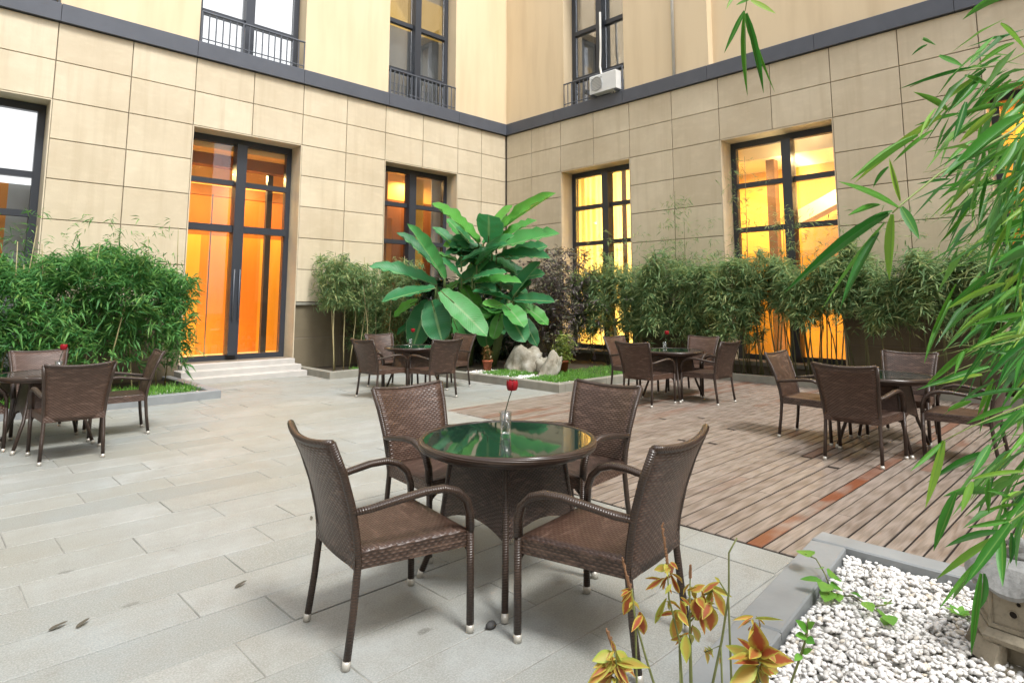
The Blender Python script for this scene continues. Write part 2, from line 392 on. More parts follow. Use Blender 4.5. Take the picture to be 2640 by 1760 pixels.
def mat_lantern(name, a, b):
    k = N(name); n1 = k.noise(k.pos(), 9, 6, .6); c = k.mix(n1, a, b)
    c = k.mix(k.ramp(k.noise(k.pos(), 40, 4), [(.5, (0,0,0)), (.75, (.5,)*3)]), c, [x*.5 for x in a])
    k.bsdf(c, .85, k.bump(k.noise(k.pos(), 60, 4), .6, .006), .25); return k.m
M_lant = mat_lantern('tan_carved_stone', (.21,.185,.135), (.34,.30,.23))
M_lroof = mat_lantern('grey_carved_stone', (.17,.175,.175), (.33,.33,.32))
M_white = mat_plain('white_metal', (.68,.69,.68), .4, .5, 0, .06)
M_grey = mat_plain('grey_grille', (.36,.37,.37), .5)
M_pipe = mat_plain('white_pipe', (.62,.60,.55), .4)

# ------------------------------------------------------------------ ground, beds
X0, Y0 = 11.94, 12.61            # planes of the right and left walls
def structure(o): o['kind'] = 'structure'; return o
g = MB().add([(-60,-60,-.12),(60,-60,-.12),(60,60,-.12),(-60,60,-.12)], [(0,1,2,3)]).build('ground', M_earth); structure(g)

# paving: mortar bed + slabs
pav = MB().add([(-9,-6,-.004),(X0,-6,-.004),(X0,Y0+.3,-.004),(-9,Y0+.3,-.004)], [(0,1,2,3)]).build('paving', M_mortar); structure(pav)
def proj(p):
    q = Vector(p) - EYE; d = q.dot(FW)
    if d < .2: return None
    return (1330 + 1602*q.dot(RT)/d, 593 - 1602*q.dot(UP)/d, d)
cand = []
DX, DY = 3.76, 6.78                # deck edge and far end
DSX, DSY = 5.33, 4.96              # the step in the deck outline behind the near table
row0 = 4.22 - .335*30
for j in range(80):
    y = row0 + j*.335
    if y > Y0 - .2 or y < -1: continue
    off = (0 if j % 2 else .30) + random.uniform(-.05, .05)
    x = -7 + off
    while x < 8.2:
        L = random.choice((.6, .9, .9, 1.2))
        cx, cy = x + L/2, y + .168
        x1 = x + L
        xs = x; ok = True
        lim = DX - .30 if cy < DSY - .1 else (DSX - .01 if cy < DY - .1 else 7.62)
        if cy > 10.95: lim = 5.75
        if cx > lim + .25: ok = False
        x1 = min(x1, lim - .006) if x1 > lim - .1 else x1
        if cx < 3.62 and cy > 9.95 and not (cx > 3.55): ok = ok and cy < 10.05
        if cy < 1.3 and cx > .6: ok = False
        if x1 - xs < .12: ok = False
        if ok:
            q = proj((cx, cy, 0))
            seen = q and -900 < q[0] < 2900 and q[1] < 1990
            cand.append((q[2] if seen else 100.0, xs, y, x1))
        x += L
for k in range(9):                 # border course along the deck edge
    y = 1.55 + k*.6
    if y < DSY - .3: cand.append((1.0, DX - .298, y, DX - .012, y + .594))
cand.sort()
slabs = cand[:300]; rest = cand[300:]
mc = {}
def slab_box(m, a, ox=0, oy=0):
    x0, y0, x1 = a[1:4]; y1 = a[4] if len(a) > 4 else y0 + .335
    m.box(x0+.0035-ox, y0+.0035-oy, -.03, x1-.0035-ox, y1-.0035-oy, random.uniform(-.001,.001), ch=.002)
for a in slabs:
    key = (round(a[3]-a[1], 2), len(a))
    if key not in mc:
        m = MB(); slab_box(m, a, a[1], a[2]); mc[key] = m.mesh('stone_slab', M_slab)
    o = link('stone_slab', mc[key], pav); o.location = (a[1], a[2], random.uniform(-.0015, .0015))
if rest:
    m = MB()
    for a in rest: slab_box(m, a)
    o = m.build('far_slabs', M_slab, pav); o['kind'] = 'stuff'

# deck
deck = MB().add([(DX-.01,-5,-.0021),(11.2,-5,-.0021),(11.2,DY,-.0021),(DSX,DY,-.0021),(DSX,DSY,-.0021),(DX-.01,DSY,-.0021)], [(0,1,2,3,4,5)]).build('deck', M_under); structure(deck)
mc = {}; n_pl = 0; far = MB(); pitch = .1005
pl = []
y = DY - pitch
j = 0
while y > -4.8:
    xs = DX if y > 1.52 else 4.12
    if y > DSY - .05: xs = DSX
    cuts = [xs]
    x = xs + (1.1, 2.3, 3.3)[j % 3] + random.uniform(-.25, .25)
    while x < 10.4: cuts.append(round(x, 1)); x += 3.6
    cuts.append(11.16)
    for a, b in zip(cuts[:-1], cuts[1:]):
        q = [proj((a, y, 0)), proj((b, y, 0)), proj(((a+b)/2, y, 0))]
        pl.append((a, b, y, any(t and -100 < t[0] < 2760 and t[1] < 1900 for t in q)))
    y -= pitch; j += 1
pl.sort(key=lambda t: (not t[3], (Vector(((t[0]+t[1])/2, t[2], 0))-EYE).length))
red = {}
for i, (a, b, y, vis) in enumerate(pl):
    if i >= 300 or not vis: far.box(a+.003, y+.006, -.03, b-.003, y+pitch-.006, .005, ch=.003); continue
    key = round(b - a, 1)
    if key not in mc:
        m = MB(); L = b - a
        m.box(.0015, .0066, -.03, L-.0015, pitch-.0066, 0, ch=.003); mc[key] = m.mesh('plank', M_deck)
    o = link('plank', mc[key], deck); o.location = (a, y, random.uniform(.003, .007)); o.rotation_euler = (random.uniform(-.008,.008), 0, 0)
    rv = 0.0
    if (a < 4.2 and 1.72 < y < 1.83): rv = 1.0
    elif random.random() < .16: rv = random.uniform(.15, .7)
    o['redness'] = rv
if far.v: o = far.build('far_planks', M_deck, deck); o['kind'] = 'stuff'

def kerb(name, pts, mat, label, w=.15, h=.12, L=1.1, z0=-.05):
    """a kerb as a thing with separate kerb stones; pts = outer edge polyline; stones lie to the left of it"""
    t = thing(name, (pts[0][0], pts[0][1], 0), label, 'kerb')
    for k, (a, b) in enumerate(zip(pts[:-1], pts[1:])):
        a = Vector((*a, 0)); b = Vector((*b, 0)); d = (b-a); T = d.length; d.normalize(); nrm = Vector((-d.y, d.x, 0))
        n = max(1, round(T/L)); s0 = 0 if k == 0 else w
        st = (T - s0)/n
        for i in range(n):
            p = a + d*(s0 + st*i); m = MB()
            Mx = Matrix((d, nrm, Vector((0,0,1)))).transposed().to_4x4(); Mx.translation = p
            m.box(.003, 0, z0, st-.003, w, h + random.uniform(-.004,.004), Mx, ch=.008)
            o = m.build('kerb_stone', mat, t); o.matrix_local = Matrix.Translation(-t.location)
    return t
kerb('planter_kerb', [(-4,9.93),(3.56,10.05),(3.56,Y0-.02)], M_kerb, 'pale granite kerb around the bamboo bed left of the doors')
kerb('planter_kerb', [(5.9,Y0-.02),(5.86,11.02),(7.62,11.05),(7.64,6.82),(11.12,6.86),(11.12,-5)], M_kerbd,
     'long stepped granite kerb around the banana bed and along the right wall', h=.13)
def bed(name, pts, z, mat): 
    return structure(MB().add([(x,y,z) for x,y in pts], [tuple(range(len(pts)))]).build(name, mat))
bed('planting_bed', [(-4,10.06),(3.42,10.18),(3.42,Y0),(-4,Y0)], .06, M_earth)
bed('planting_bed', [(6.02,Y0),(6.0,11.16),(7.76,11.19),(7.78,6.96),(11.25,7.0),(11.25,-5),(X0,-5),(X0,Y0)], .07, M_earth)
# pebble bed bottom right
kerb('pebble_bed_kerb', [(4.08,-2.0),(4.08,1.53)], M_kerb, 'grey granite kerb between the wooden deck and the white pebbles', w=.16, h=.075, L=.85)
kerb('pebble_bed_kerb', [(3.915,1.53),(.4,1.168)], M_kerb, 'wide grey granite kerb between the stone paving and the white pebbles', w=.19, h=.07, L=1.4)
bed('pebble_bed', [(.4,-2),(3.93,-2),(3.93,1.37),(.4,1.005)], .004, M_mortar)
def pebbles(name, poly, n, smin, smax, z, parent=None, keepf=None):
    base = [(0,0,1),(.89,0,.45),(.28,.85,.45),(-.72,.53,.45),(-.72,-.53,.45),(.28,-.85,.45),(.72,.53,-.45),(-.28,.85,-.45),(-.89,0,-.45),(-.28,-.85,-.45),(.72,-.53,-.45),(0,0,-1)]
    fc = [(0,1,2),(0,2,3),(0,3,4),(0,4,5),(0,5,1),(1,6,2),(2,7,3),(3,8,4),(4,9,5),(5,10,1),(6,7,2),(7,8,3),(8,9,4),(9,10,5),(10,6,1),(11,7,6),(11,8,7),(11,9,8),(11,10,9),(11,6,10)]
    B = np.array(base); F = np.array(fc)
    def mk(P, S):
        k = len(P); V = B[None]*(1+RNG.uniform(-.22,.22,(k,12,1)))
        sc = np.stack([S*RNG.uniform(.85,1.25,k), S*RNG.uniform(.6,.9,k), S*RNG.uniform(.35,.6,k)],1)
        V = V*sc[:,None,:]
        out = []
        for i in range(k):
            M = np.array(Euler((random.uniform(-.5,.5), random.uniform(-.5,.5), random.uniform(0,6.28))).to_matrix())
            out.append(V[i]@M.T + P[i])
        return np.concatenate(out), (F[None]+(np.arange(k)*12)[:,None,None]).reshape(-1,3)
    x0,y0,x1,y1 = poly
    P = np.stack([RNG.uniform(x0,x1,n), RNG.uniform(y0,y1,n), z + RNG.uniform(0,.03,n)],1)
    if keepf is not None: P = P[keepf(P)]; n = len(P)
    V, Fc = mk(P, RNG.uniform(smin, smax, n))
    me = bpy.data.meshes.new(name); me.from_pydata(V.tolist(), [], Fc.tolist()); me.materials.append(M_pebble)
    me.polygons.foreach_set('use_smooth', [True]*len(me.polygons))
    o = link(name, me, parent); o['kind'] = 'stuff'; return o
o = pebbles('white_pebbles', (1.7,-.6,3.91,1.36), 16500, .010, .020, .008, None, lambda P: P[:,1] < 1.325-.103*(3.915-P[:,0]))
tag(o, 'smooth white pebbles filling the granite edged bed', 'pebbles')

# ------------------------------------------------------------------ the building
B = thing('hotel_building', (X0, Y0, 0), 'cream stone hotel building with a dark cornice and lit windows around the courtyard', 'building')
def part(m, name, mat, parent=None, smooth=False):
    o = m.build(name, mat, parent or B, smooth)
    if parent is None or parent == B: o.matrix_local = Matrix.Translation(-B.location)
    return o
XJ = [-6.12,-5.05,-3.95,-2.85,-1.75,-.72,.40,1.50,2.61,3.685,4.80,5.87,6.92,7.95,9.05,10.18,11.01,11.915]
YJ = [12.585,11.60,10.55,9.46,8.38,7.235,6.11,5.0,3.88,2.765,1.64,.54,-.56,-1.66,-2.76,-3.86]
ZJ = [1.45,2.13,2.80,3.475,4.145,4.815,5.485,6.155]
WIN_X = [(-.72,1.50),(3.685,5.87),(7.95,10.18)]; WIN_Y = [(8.38,10.55),(3.88,6.11),(-.56,1.64)]
ZS, ZT = .30, 4.815                # sill and head of the tall openings
def inside(c, wins): return any(a < c < b for a, b in wins)
mc = {}
def panel(M, wd, ht, mat, nm):
    key = (round(wd,3), round(ht,3), nm)
    if key not in mc:
        m = MB(); gp = .0065
        m.box(gp, gp, -.03, wd-gp, ht-gp, 0, ch=.006); mc[key] = m.mesh(nm, mat)
    o = link(nm, mc[key], B); o.matrix_local = Matrix.Translation(-B.location) @ M; return o
# local panel frame: x along wall, y up, z outwards
def ML(x, z): return Matrix(((1,0,0,x),(0,0,-1,Y0),(0,1,0,z),(0,0,0,1)))
def MR(y, z): return Matrix(((0,0,-1,X0),(-1,0,0,y),(0,1,0,z),(0,0,0,1)))
for k in range(len(XJ)-1):
    a, b = XJ[k], XJ[k+1]
    for z0, z1 in zip(ZJ[:-1], ZJ[1:]):
        if inside((a+b)/2, WIN_X) and z1 < 4.9: continue
        panel(ML(a, z0), b-a, z1-z0, M_panel, 'stone_panel')
    if not inside((a+b)/2, WIN_X):
        for z0, z1 in ((-.02,.70),(.70,1.38)): panel(ML(a, z0) @ Matrix.Translation((0,0,-.03)), b-a, z1-z0, M_plinth, 'plinth_panel')
for k in range(len(YJ)-1):
    a, b = YJ[k], YJ[k+1]
    for z0, z1 in zip(ZJ[:-1], ZJ[1:]):
        if inside((a+b)/2, WIN_Y) and z1 < 4.9: continue
        panel(MR(a, z0), a-b, z1-z0, M_panel, 'stone_panel')
    if not inside((a+b)/2, WIN_Y):
        for z0, z1 in ((-.02,.70),(.70,1.38)): panel(MR(a, z0) @ Matrix.Translation((0,0,-.03)), a-b, z1-z0, M_plinth, 'plinth_panel')
# backing walls (behind the panels), pierced by the openings
def wallboxes(spans, lo, hi, zlo, zhi, zs, zt):
    out = []; cur = lo
    for a, b in sorted(spans):
        if a > cur: out.append((cur, a, zlo, zhi))
        if zs > zlo: out.append((a, b, zlo, zs))
        out.append((a, b, zt, zhi)); cur = b
    out.append((cur, hi, zlo, zhi)); return out
m = MB()
for a, b, z0, z1 in wallboxes(WIN_X, -8, X0+.35, -.1, 6.15, ZS, ZT): m.box(a, Y0+.034+.03*(z1<.5), z0, b, Y0+.54, z1)
for a, b, z0, z1 in wallboxes(WIN_Y, -7, Y0+.03, -.1, 6.15, ZS, ZT): m.box(X0+.034, a, z0, X0+.54, b, z1)
part(m, 'wall_core', M_joint)
# reveals lining the openings + plinth ledge
e = .02
def lining(nm, mt, *bxs):
    for q in bxs: part(MB().box(*q), nm, mt)
for a, b in WIN_X:
    lining('window_reveal', M_panel, (a+.001, Y0+.002, ZS, a+e, Y0+.53, ZT-.001), (b-e, Y0+.002, ZS, b-.001, Y0+.53, ZT-.001), (a+e, Y0+.002, ZT-e, b-e, Y0+.53, ZT-.001))
for a, b in WIN_Y:
    lining('window_reveal', M_panel, (X0+.002, a+.001, ZS, X0+.53, a+e, ZT-.001), (X0+.002, b-e, ZS, X0+.53, b-.001, ZT-.001), (X0+.002, a+e, ZT-e, X0+.53, b-e, ZT-.001))
cur = -6.12
for a, b in WIN_X + [(X0-.02, 0)]: lining('plinth_ledge', M_kerbd, (cur, Y0-.025, 1.385, a, Y0+.03, 1.445)); cur = b
cur = -4.0
for a, b in sorted(WIN_Y) + [(Y0-.03, 0)]: lining('plinth_ledge', M_kerbd, (X0-.025, cur, 1.385, X0+.03, a, 1.445)); cur = b
for a, b in WIN_Y: lining('window_sill', M_kerbd, (X0-.03, a+.002, .22, X0+.54, b-.002, ZS-.002))
# cornice stones
k = 0
x = X0 - .07
while x > -7:
    x2 = x - (2.16 if k else 1.72); m = MB(); m.box(x2+.004, Y0-.075, 6.16, x-.004*(k > 0), Y0+.36, 6.475, ch=.01); part(m, 'cornice_stone', M_cornice); x = x2; k += 1
y = Y0 + .3; k = 0
while y > -6:
    y2 = y - 2.2; m = MB(); m.box(X0-.07, y2+.004, 6.16, X0+.36, y-.004*(k > 0), 6.476, ch=.01); part(m, 'cornice_stone', M_cornice); y = y2; k += 1
# upper storey
UZ0, UZ1 = 6.47, 12.5
m = MB()
UW_X = [(-.72,1.50),(3.70,5.86),(8.0,10.08)]; UW_Y = [(8.50,10.42)]
for a, b, z0, z1 in wallboxes(UW_X, -8, X0+.4, UZ0, UZ1, UZ0, 10.4): m.box(a, Y0+.01, z0, b, Y0+.58, z1)
for a, b, z0, z1 in wallboxes(UW_Y, 6.30, Y0+.01, UZ0, UZ1, UZ0, 10.4): m.box(X0+.01, a, z0, X0+.58, b, z1)
m.box(X0+.22, -7, UZ0, X0+.45, 6.30, UZ1)
m.box(X0+.10, 6.60, UZ0, X0+.14, 6.62, UZ1)
part(m, 'upper_wall', M_stucco)

m = MB(); m.box(-17, -12.6, -.1, X0+.5, -12.2, 12.5); part(m, 'unseen_wing_wall', M_stucco)  # unseen wings behind the camera, added to block low-angle sky light
m = MB(); m.box(-17, -12.19, -.1, -16.6, Y0+.5, 12.5); part(m, 'unseen_wing_wall', M_stucco)
# windows: frame (part) > pane, bars
def em(name, col, st, var=None):
    k = N(name)
    c = col
    if var: c = k.mix(k.noise(k.map(k.pos(), var[1]), 1.0, 3), col, var[0])
    k.emit(c, st); return k.m
def wood(name, c1, c2, sc=(3,3,.35)):
    k = N(name); n = k.noise(k.map(k.pos(), sc), 1.5, 5, .6, .6); k.bsdf(k.mix(n, c1, c2), .5, k.bump(n, .2, .01), .3); return k.m
E_orange = wood('orange_wood_panel', (.66,.25,.035), (.46,.145,.018))
E_orangeb = wood('dark_orange_wood_panel', (.42,.13,.022), (.28,.075,.013))
E_amber = wood('amber_plaster', (.82,.56,.20), (.70,.44,.14), (1,1,1))
E_brown = wood('brown_wood_panel', (.26,.10,.028), (.16,.055,.015))
E_gold = wood('gold_wallpaper', (.80,.50,.11), (.66,.38,.07), (2,2,.5))
E_deep = wood('deep_gold_panel', (.76,.40,.06), (.58,.27,.03), (2.5,2.5,.4))
E_glow = wood('cream_plaster', (.86,.76,.54), (.82,.70,.48), (1,1,1))
def curtain_mat():
    k = N('thin_yellow_curtain'); c = k.mix(k.noise(k.map(k.pos(), (1, 14, .4)), 1, 3), (.88,.76,.36), (.80,.64,.24))
    d = k.n('BsdfDiffuse', {0: c}); t = k.n('BsdfTranslucent', {0: c}); mx = k.n('MixShader', {0: .6, 1: d.outputs[0], 2: t.outputs[0]})
    k.t.links.new(mx.outputs[0], k.out.inputs[0]); return k.m
E_yellow = curtain_mat()
def lamp(x, y, z, watts, size=.5, col=(1,.60,.22), sy=None):
    l = bpy.data.lights.new('room_lamp', 'AREA'); l.shape = 'RECTANGLE'; l.size = size; l.size_y = sy or size; l.energy = watts; l.color = col
    o = bpy.data.objects.new('room_lamp', l); COL.objects.link(o); o.location = (x, y, z); return o
M_drape = mat_plain('brown_drape', (.22,.12,.06), .8, .2, 0, .3, 3)
M_skywhite = mat_plain('sky_white_panel', (.80,.81,.82), .7, .2, 0, .03)
M_skyglow = em('sky_reflection_glow', (.97,.99,1.0), .52)  # emits white in place of sky reflected in the glass
M_drapeg = mat_plain('grey_curtain', (.34,.36,.36), .8, .2, 0, .1, 3)
M_room = mat_plain('dim_room_wall', (.10,.10,.11), .9, .2)
def window(side, a, b, zs, zt, bars, depth=.43, mull=.16, cx=None, base=None, pane=None):
    """side 'L' (along x) or 'R' (along y); returns frame object"""
    P0 = (Y0 if side == 'L' else X0) + depth
    cx = cx or (a+b)/2
    def bx(m, s0, z0, s1, z1, d0, d1):
        if side == 'L': m.box(s0, P0+d0, z0, s1, P0+d1, z1)
        else: m.box(P0+d0, s0, z0, P0+d1, s1, z1)
    f = MB(); t = .13
    bx(f, a+.021, zs, a+t, zt-.021, 0, .12); bx(f, b-t, zs, b-.021, zt-.021, 0, .12)
    bx(f, a+t, zt-.021-t, b-t, zt-.021, 0, .12); bx(f, a+t, zs, b-t, zs+.10, 0, .12)
    fo = part(f, 'window_frame' if base is None else base, M_frame)
    def sub(m, n, mt):
        o = m.build(n, mt, fo); return o
    m = MB(); bx(m, cx-mull/2, zs+.10, cx+mull/2, zt-.021-t, -.13, .10); sub(m, 'mullion', M_frame)
    for z in bars:
        for s0, s1 in ((a+t, cx-mull/2), (cx+mull/2, b-t)):
            m = MB(); bx(m, s0, z-.052, s1, z+.052, -.02, .09); sub(m, 'glazing_bar', M_frame)
    zz = [zs+.10] + sorted(bars) + [zt-.021-t]
    for s0, s1 in ((a+t, cx-mull/2), (cx+mull/2, b-t)):
        # casement stiles beside the mullion
        for z0, z1 in zip(zz[:-1], zz[1:]):
            m = MB(); bx(m, s0+.002, z0+.046*(z0 != zs+.10), s1-.002, z1-.046*(z1 != zz[-1]), .045, .053); sub(m, 'pane', pane or M_pane)
    return fo
def wplane(side, s0, z0, s1, z1, d, mat, name, parent=None, th=.02):
    m = MB()
    P0 = (Y0 if side == 'L' else X0) + d
    if side == 'L': m.box(s0, P0, z0, s1, P0+th, z1)
    else: m.box(P0, s0, z0, P0+th, s1, z1)
    return part(m, name, mat)
# --- left wall: window 1 (edge of frame), doors, window 3
window('L', -.72, 1.50, ZS, ZT, (3.574, 2.913), cx=.35, pane=M_pane)
wplane('L', -1.2, 3.44, 2.0, 5.0, .62, M_skyglow, 'sky_white_panel')  # added glowing panel, imitates the sky reflection in the top panes
wplane('L', -1.2, .2, .56, 3.44, .78, E_brown, 'lit_curtain'); wplane('L', .56, .2, .96, 3.44, .76, M_drapeg, 'grey_curtain'); wplane('L', .96, .2, 1.10, 3.44, .76, E_orange, 'lit_curtain'); wplane('L', 1.10, .2, 2.0, 3.44, .76, M_drapeg, 'grey_curtain')
dr = window('L', 3.685, 5.87, ZS, ZT, (3.86,), cx=4.74, mull=.20, base='entrance_door')
m = MB(); m.box(3.80, Y0+.37, 2.85, 4.64, Y0+.53, 2.99); m.box(4.84, Y0+.37, 2.85, 5.76, Y0+.53, 2.99); m.build('transom', M_frame, dr)
m = MB(); m.tube([(4.69, Y0+.27, 1.1), (4.69, Y0+.27, 2.1)], .014, 8); m.build('handle', M_rail, dr, True)
m = MB(); m.tube([(4.80, Y0+.27, 1.1), (4.80, Y0+.27, 2.1)], .014, 8); m.build('handle', M_rail, dr, True)
wplane('L', 2.1, .20, 4.66, 2.95, 2.3, E_deep, 'lit_interior_wall'); wplane('L', 4.66, .20, 6.0, 2.95, 2.3, E_orange, 'lit_interior_wall'); wplane('L', 6.0, .20, 8.2, 2.95, 2.3, E_deep, 'lit_interior_wall')
wplane('L', 2.1, 2.95, 8.2, 3.86, 2.3, E_orangeb, 'lit_interior_wall')
wplane('L', 2.1, 3.86, 8.2, 4.10, 2.28, E_brown, 'lit_interior_wall'); wplane('L', 2.1, 4.10, 8.2, 4.70, 2.29, E_amber, 'lit_interior_wall')
for xx in (2.0, 8.21):
    m = MB(); m.box(xx, Y0+.56, .2, xx+.1, Y0+2.4, 4.7); part(m, 'interior_side_wall', E_brown)
m = MB(); m.box(2.1, Y0+.56, .18, 8.2, Y0+2.3, .29); part(m, 'lit_interior_floor', E_glow)
lamp(4.0, Y0+1.4, 4.28, 52, .5, (1,.68,.26)); lamp(5.6, Y0+1.5, 4.28, 52, .5, (1,.68,.26)); lamp(7.2, Y0+1.4, 4.28, 25, .5)
lamp(4.4, Y0+.9, .5, 14, 1.6, (1,.6,.2), .2).rotation_euler = (R(115), 0, 0)
m = MB(); m.box(2.1, Y0+.545, 4.55, 8.2, Y0+2.3, 4.95); part(m, 'lit_interior_ceiling', E_amber)
m = MB(); m.box(2.4, Y0+1.0, 4.30, 7.9, Y0+1.25, 4.55); part(m, 'ceiling_beam', E_brown)
m = MB(); m.box(5.66, Y0+1.2, .30, 5.78, Y0+1.3, 4.3); m.box(4.66, Y0+1.7, .30, 4.68, Y0+1.72, 3.8); part(m, 'interior_post', M_frame)
m = MB(); m.lathe([(.0,0),(.05,0),(.05,-.02),(0,-.021)], 12, Matrix.Translation((4.62, Y0+1.75, 4.548))); part(m, 'ceiling_spotlight', em('spot_glow', (1,.8,.45), 9))
lamp(0.2, Y0+2.0, 3.2, 10); window('L', 7.95, 10.18, ZS, ZT, (3.86, 2.93), cx=8.98, mull=.2)
lamp(9.6, Y0+1.25, 4.7, 22, .4); lamp(11.4, Y0+1.1, 4.7, 26, .4)
wplane('L', 8.5, .2, 10.9, 4.2, 1.6, E_brown, 'lit_interior_wall'); wplane('L', 10.9, .2, 13.5, 4.2, 1.6, E_brown, 'lit_interior_wall')
wplane('L', 8.5, 4.2, 13.5, 5.2, 1.6, E_amber, 'lit_interior_wall'); wplane('L', 8.35, .2, 8.9, 3.6, 1.1, E_orange, 'lit_interior_panel'); wplane('L', 9.5, .2, 9.74, 4.7, .9, E_gold, 'lit_interior_panel'); wplane('L', 9.9, .2, 10.4, 4.9, .75, M_drapeg, 'grey_curtain')
# --- right wall
window('R', 8.38, 10.55, ZS, ZT, (3.86, 2.93), cx=9.36, mull=.18)
for zz in (1.2, 2.5, 3.9): lamp(X0+2.0, 9.6, zz, 42, 1.8, (1,.80,.44), .8).rotation_euler = (0, R(90), 0)
def pleats(y0, y1, z0, z1, d, amp, n, mat, name):
    m = MB(); vs = []; K = n*8
    for i in range(K+1):
        y = y0+(y1-y0)*i/K; x = X0+d+amp*math.sin(i/8*2*math.pi)+amp*.4*math.sin(i*.37)
        vs += [(x, y, z0), (x, y, z1)]
    m.add(vs, [(2*i, 2*i+2, 2*i+3, 2*i+1) for i in range(K)]); return part(m, name, mat, None, True)
pleats(8.1, 11.0, .32, 4.95, .9, .035, 16, E_yellow, 'lit_curtain')
for q in ((X0+2.3,7.9,.1,X0+2.4,11.3,5.1),(X0+.56,7.8,.1,X0+2.3,7.9,5.1),(X0+.56,11.3,.1,X0+2.3,11.4,5.1),(X0+.56,7.9,.1,X0+2.3,11.3,.2),(X0+.56,7.9,5.0,X0+2.3,11.3,5.1)): part(MB().box(*q), 'interior_wall', E_glow)
for s in (9.02,): wplane('R', s, .2, s+.13, 4.9, .72, M_drape, 'brown_drape')
window('R', 3.88, 6.11, ZS, ZT, (3.86, 2.93), cx=4.88, mull=.18)
lamp(X0+1.0, 4.2, 4.42, 70, .5, (1,.72,.34)); lamp(X0+1.0, 6.4, 4.42, 70, .5, (1,.72,.34)); lamp(X0+1.6, 5.2, 4.30, 9, 2.6, (1,.80,.46), .3).rotation_euler = (R(180), 0, 0); lamp(X0+.8, 5.0, .6, 14, 1.6, (1,.6,.2), .2).rotation_euler = (0, R(-110), 0)
wplane('R', 2.2, 2.6, 8.5, 5.0, 2.4, E_gold, 'lit_interior_wall'); wplane('R', 2.2, .2, 8.5, 2.6, 2.38, E_deep, 'lit_interior_wall')
for yy in (2.1, 8.51):
    m = MB(); m.box(X0+.56, yy, .2, X0+2.4, yy+.08, 5.0); part(m, 'interior_side_wall', E_gold)
m = MB(); m.box(X0+.56, 3.0, 4.92, X0+2.4, 8.0, 4.97); part(m, 'lit_interior_ceiling', E_glow)
m = MB(); m.box(X0+1.0, 2.2, 4.50, X0+2.38, 8.5, 4.90); part(m, 'lit_ceiling_cove', E_glow)
m = MB(); m.box(X0+1.2, 3.6, .30, X0+1.36, 3.62, 3.0); m.box(X0+1.2, 5.5, .3, X0+1.4, 5.68, 4.5); part(m, 'interior_post', M_drape)
Mx = Matrix.Translation((X0+1.75, 4.5, 3.55)) @ Matrix.Rotation(R(-24), 4, 'X')
m = MB(); m.box(-.2, -1.6, -.14, .2, 1.0, .14, Mx); part(m, 'lit_stair_underside', E_glow)
m = MB(); m.lathe([(.0,0),(.05,0),(.05,-.02),(0,-.021)], 12, Matrix.Translation((X0+.85, 4.55, 4.915))); part(m, 'ceiling_spotlight', em('spot_glow', (1,.85,.55), 9))
m = MB(); m.box(X0+.43, 3.99, 1.42, X0+.52, 4.79, 1.47); part(m, 'glazing_bar', M_frame)
window('R', -.56, 1.64, ZS, ZT, (3.86, 2.93), cx=.54, mull=.18)
lamp(X0+.95, .8, 4.8, 40, .5)
wplane('R', -1.2, .2, 2.6, 2.7, 1.4, E_deep, 'lit_interior_wall'); wplane('R', -1.2, 2.7, 2.6, 5.0, 1.4, E_gold, 'lit_interior_wall')
m = MB(); m.box(X0+.56, -1.2, 4.9, X0+1.4, 2.6, 4.95); part(m, 'lit_interior_ceiling', E_glow)
for q in ((1.9,Y0+.56,.1,2.0,Y0+2.45,5.2),(8.3,Y0+.56,.1,8.4,Y0+1.7,5.2),(13.5,Y0+.56,.1,13.6,Y0+1.7,5.2)): part(MB().box(*q), 'interior_side_wall', E_brown)
for q in ((X0+.56,-1.3,.1,X0+1.5,-1.2,5.1),(X0+.56,2.6,.1,X0+1.5,2.7,5.1)): part(MB().box(*q), 'interior_side_wall', E_gold)
# --- upper windows with railings
for a, b, inner in ((-.72,1.50,M_drapeg), (3.70,5.86,M_skyglow), (8.0,10.08,M_drapeg)):  # middle inner panel is no curtain: its glow imitates reflected sky
    window('L', a, b, UZ0, 10.4, (8.55, 7.28), depth=.34, cx=(a+b)/2 - .05, mull=.18)
    wplane('L', a-.1, UZ0, b+.1, 10.4, .62, inner, 'curtain')
wplane('L', 8.0, 8.55, 10.08, 9.6, .60, em('ceiling_light_glow', (1,.62,.14), .30), 'ceiling_light_panel')  # glowing strip stands in for the yellow ceiling lights inside
wplane('L', 3.8, 8.05, 4.62, 8.5, .55, M_room, 'louvre_blind')
window('R', 8.50, 10.42, UZ0, 10.4, (8.55, 7.28), depth=.34, cx=9.40, mull=.18)
wplane('R', 8.4, UZ0, 10.5, 10.4, .62, M_drapeg, 'curtain'); wplane('R', 9.50, UZ0, 9.85, 10.4, .60, M_room, 'dark_gap')
def railing(side, a, b):
    m = MB(); zt = 7.10; zb = 6.56
    f = (lambda s, z: (s, Y0-.02, z)) if side == 'L' else (lambda s, z: (X0-.02, s, z))
    m.tube([f(a+.02, zt), f(b-.02, zt)], .022, 8); m.tube([f(a+.02, zb), f(b-.02, zb)], .012, 6)
    o = part(m, 'railing', M_rail)
    n = int((b-a)/.13)
    for i in range(n+1):
        s = a + .03 + (b-a-.06)*i/n
        mm = MB(); mm.tube([f(s, 6.478), f(s, zt)], .013 if i % 6 else .02, 6); mm.build('baluster', M_rail, o)
for a, b in ((-.72,1.50),(3.70,5.86),(8.0,10.08)): railing('L', a, b)
railing('R', 8.50, 10.42)
# drain pipe on the upper right wall
m = MB(); m.tube([(X0-.03, 7.12, 6.48), (X0-.03, 7.12, 12.4)], .035, 10)
tag(m.build('drain_pipe', M_pipe, None, True), 'thin white pipe running up the upper right wall', 'pipe')
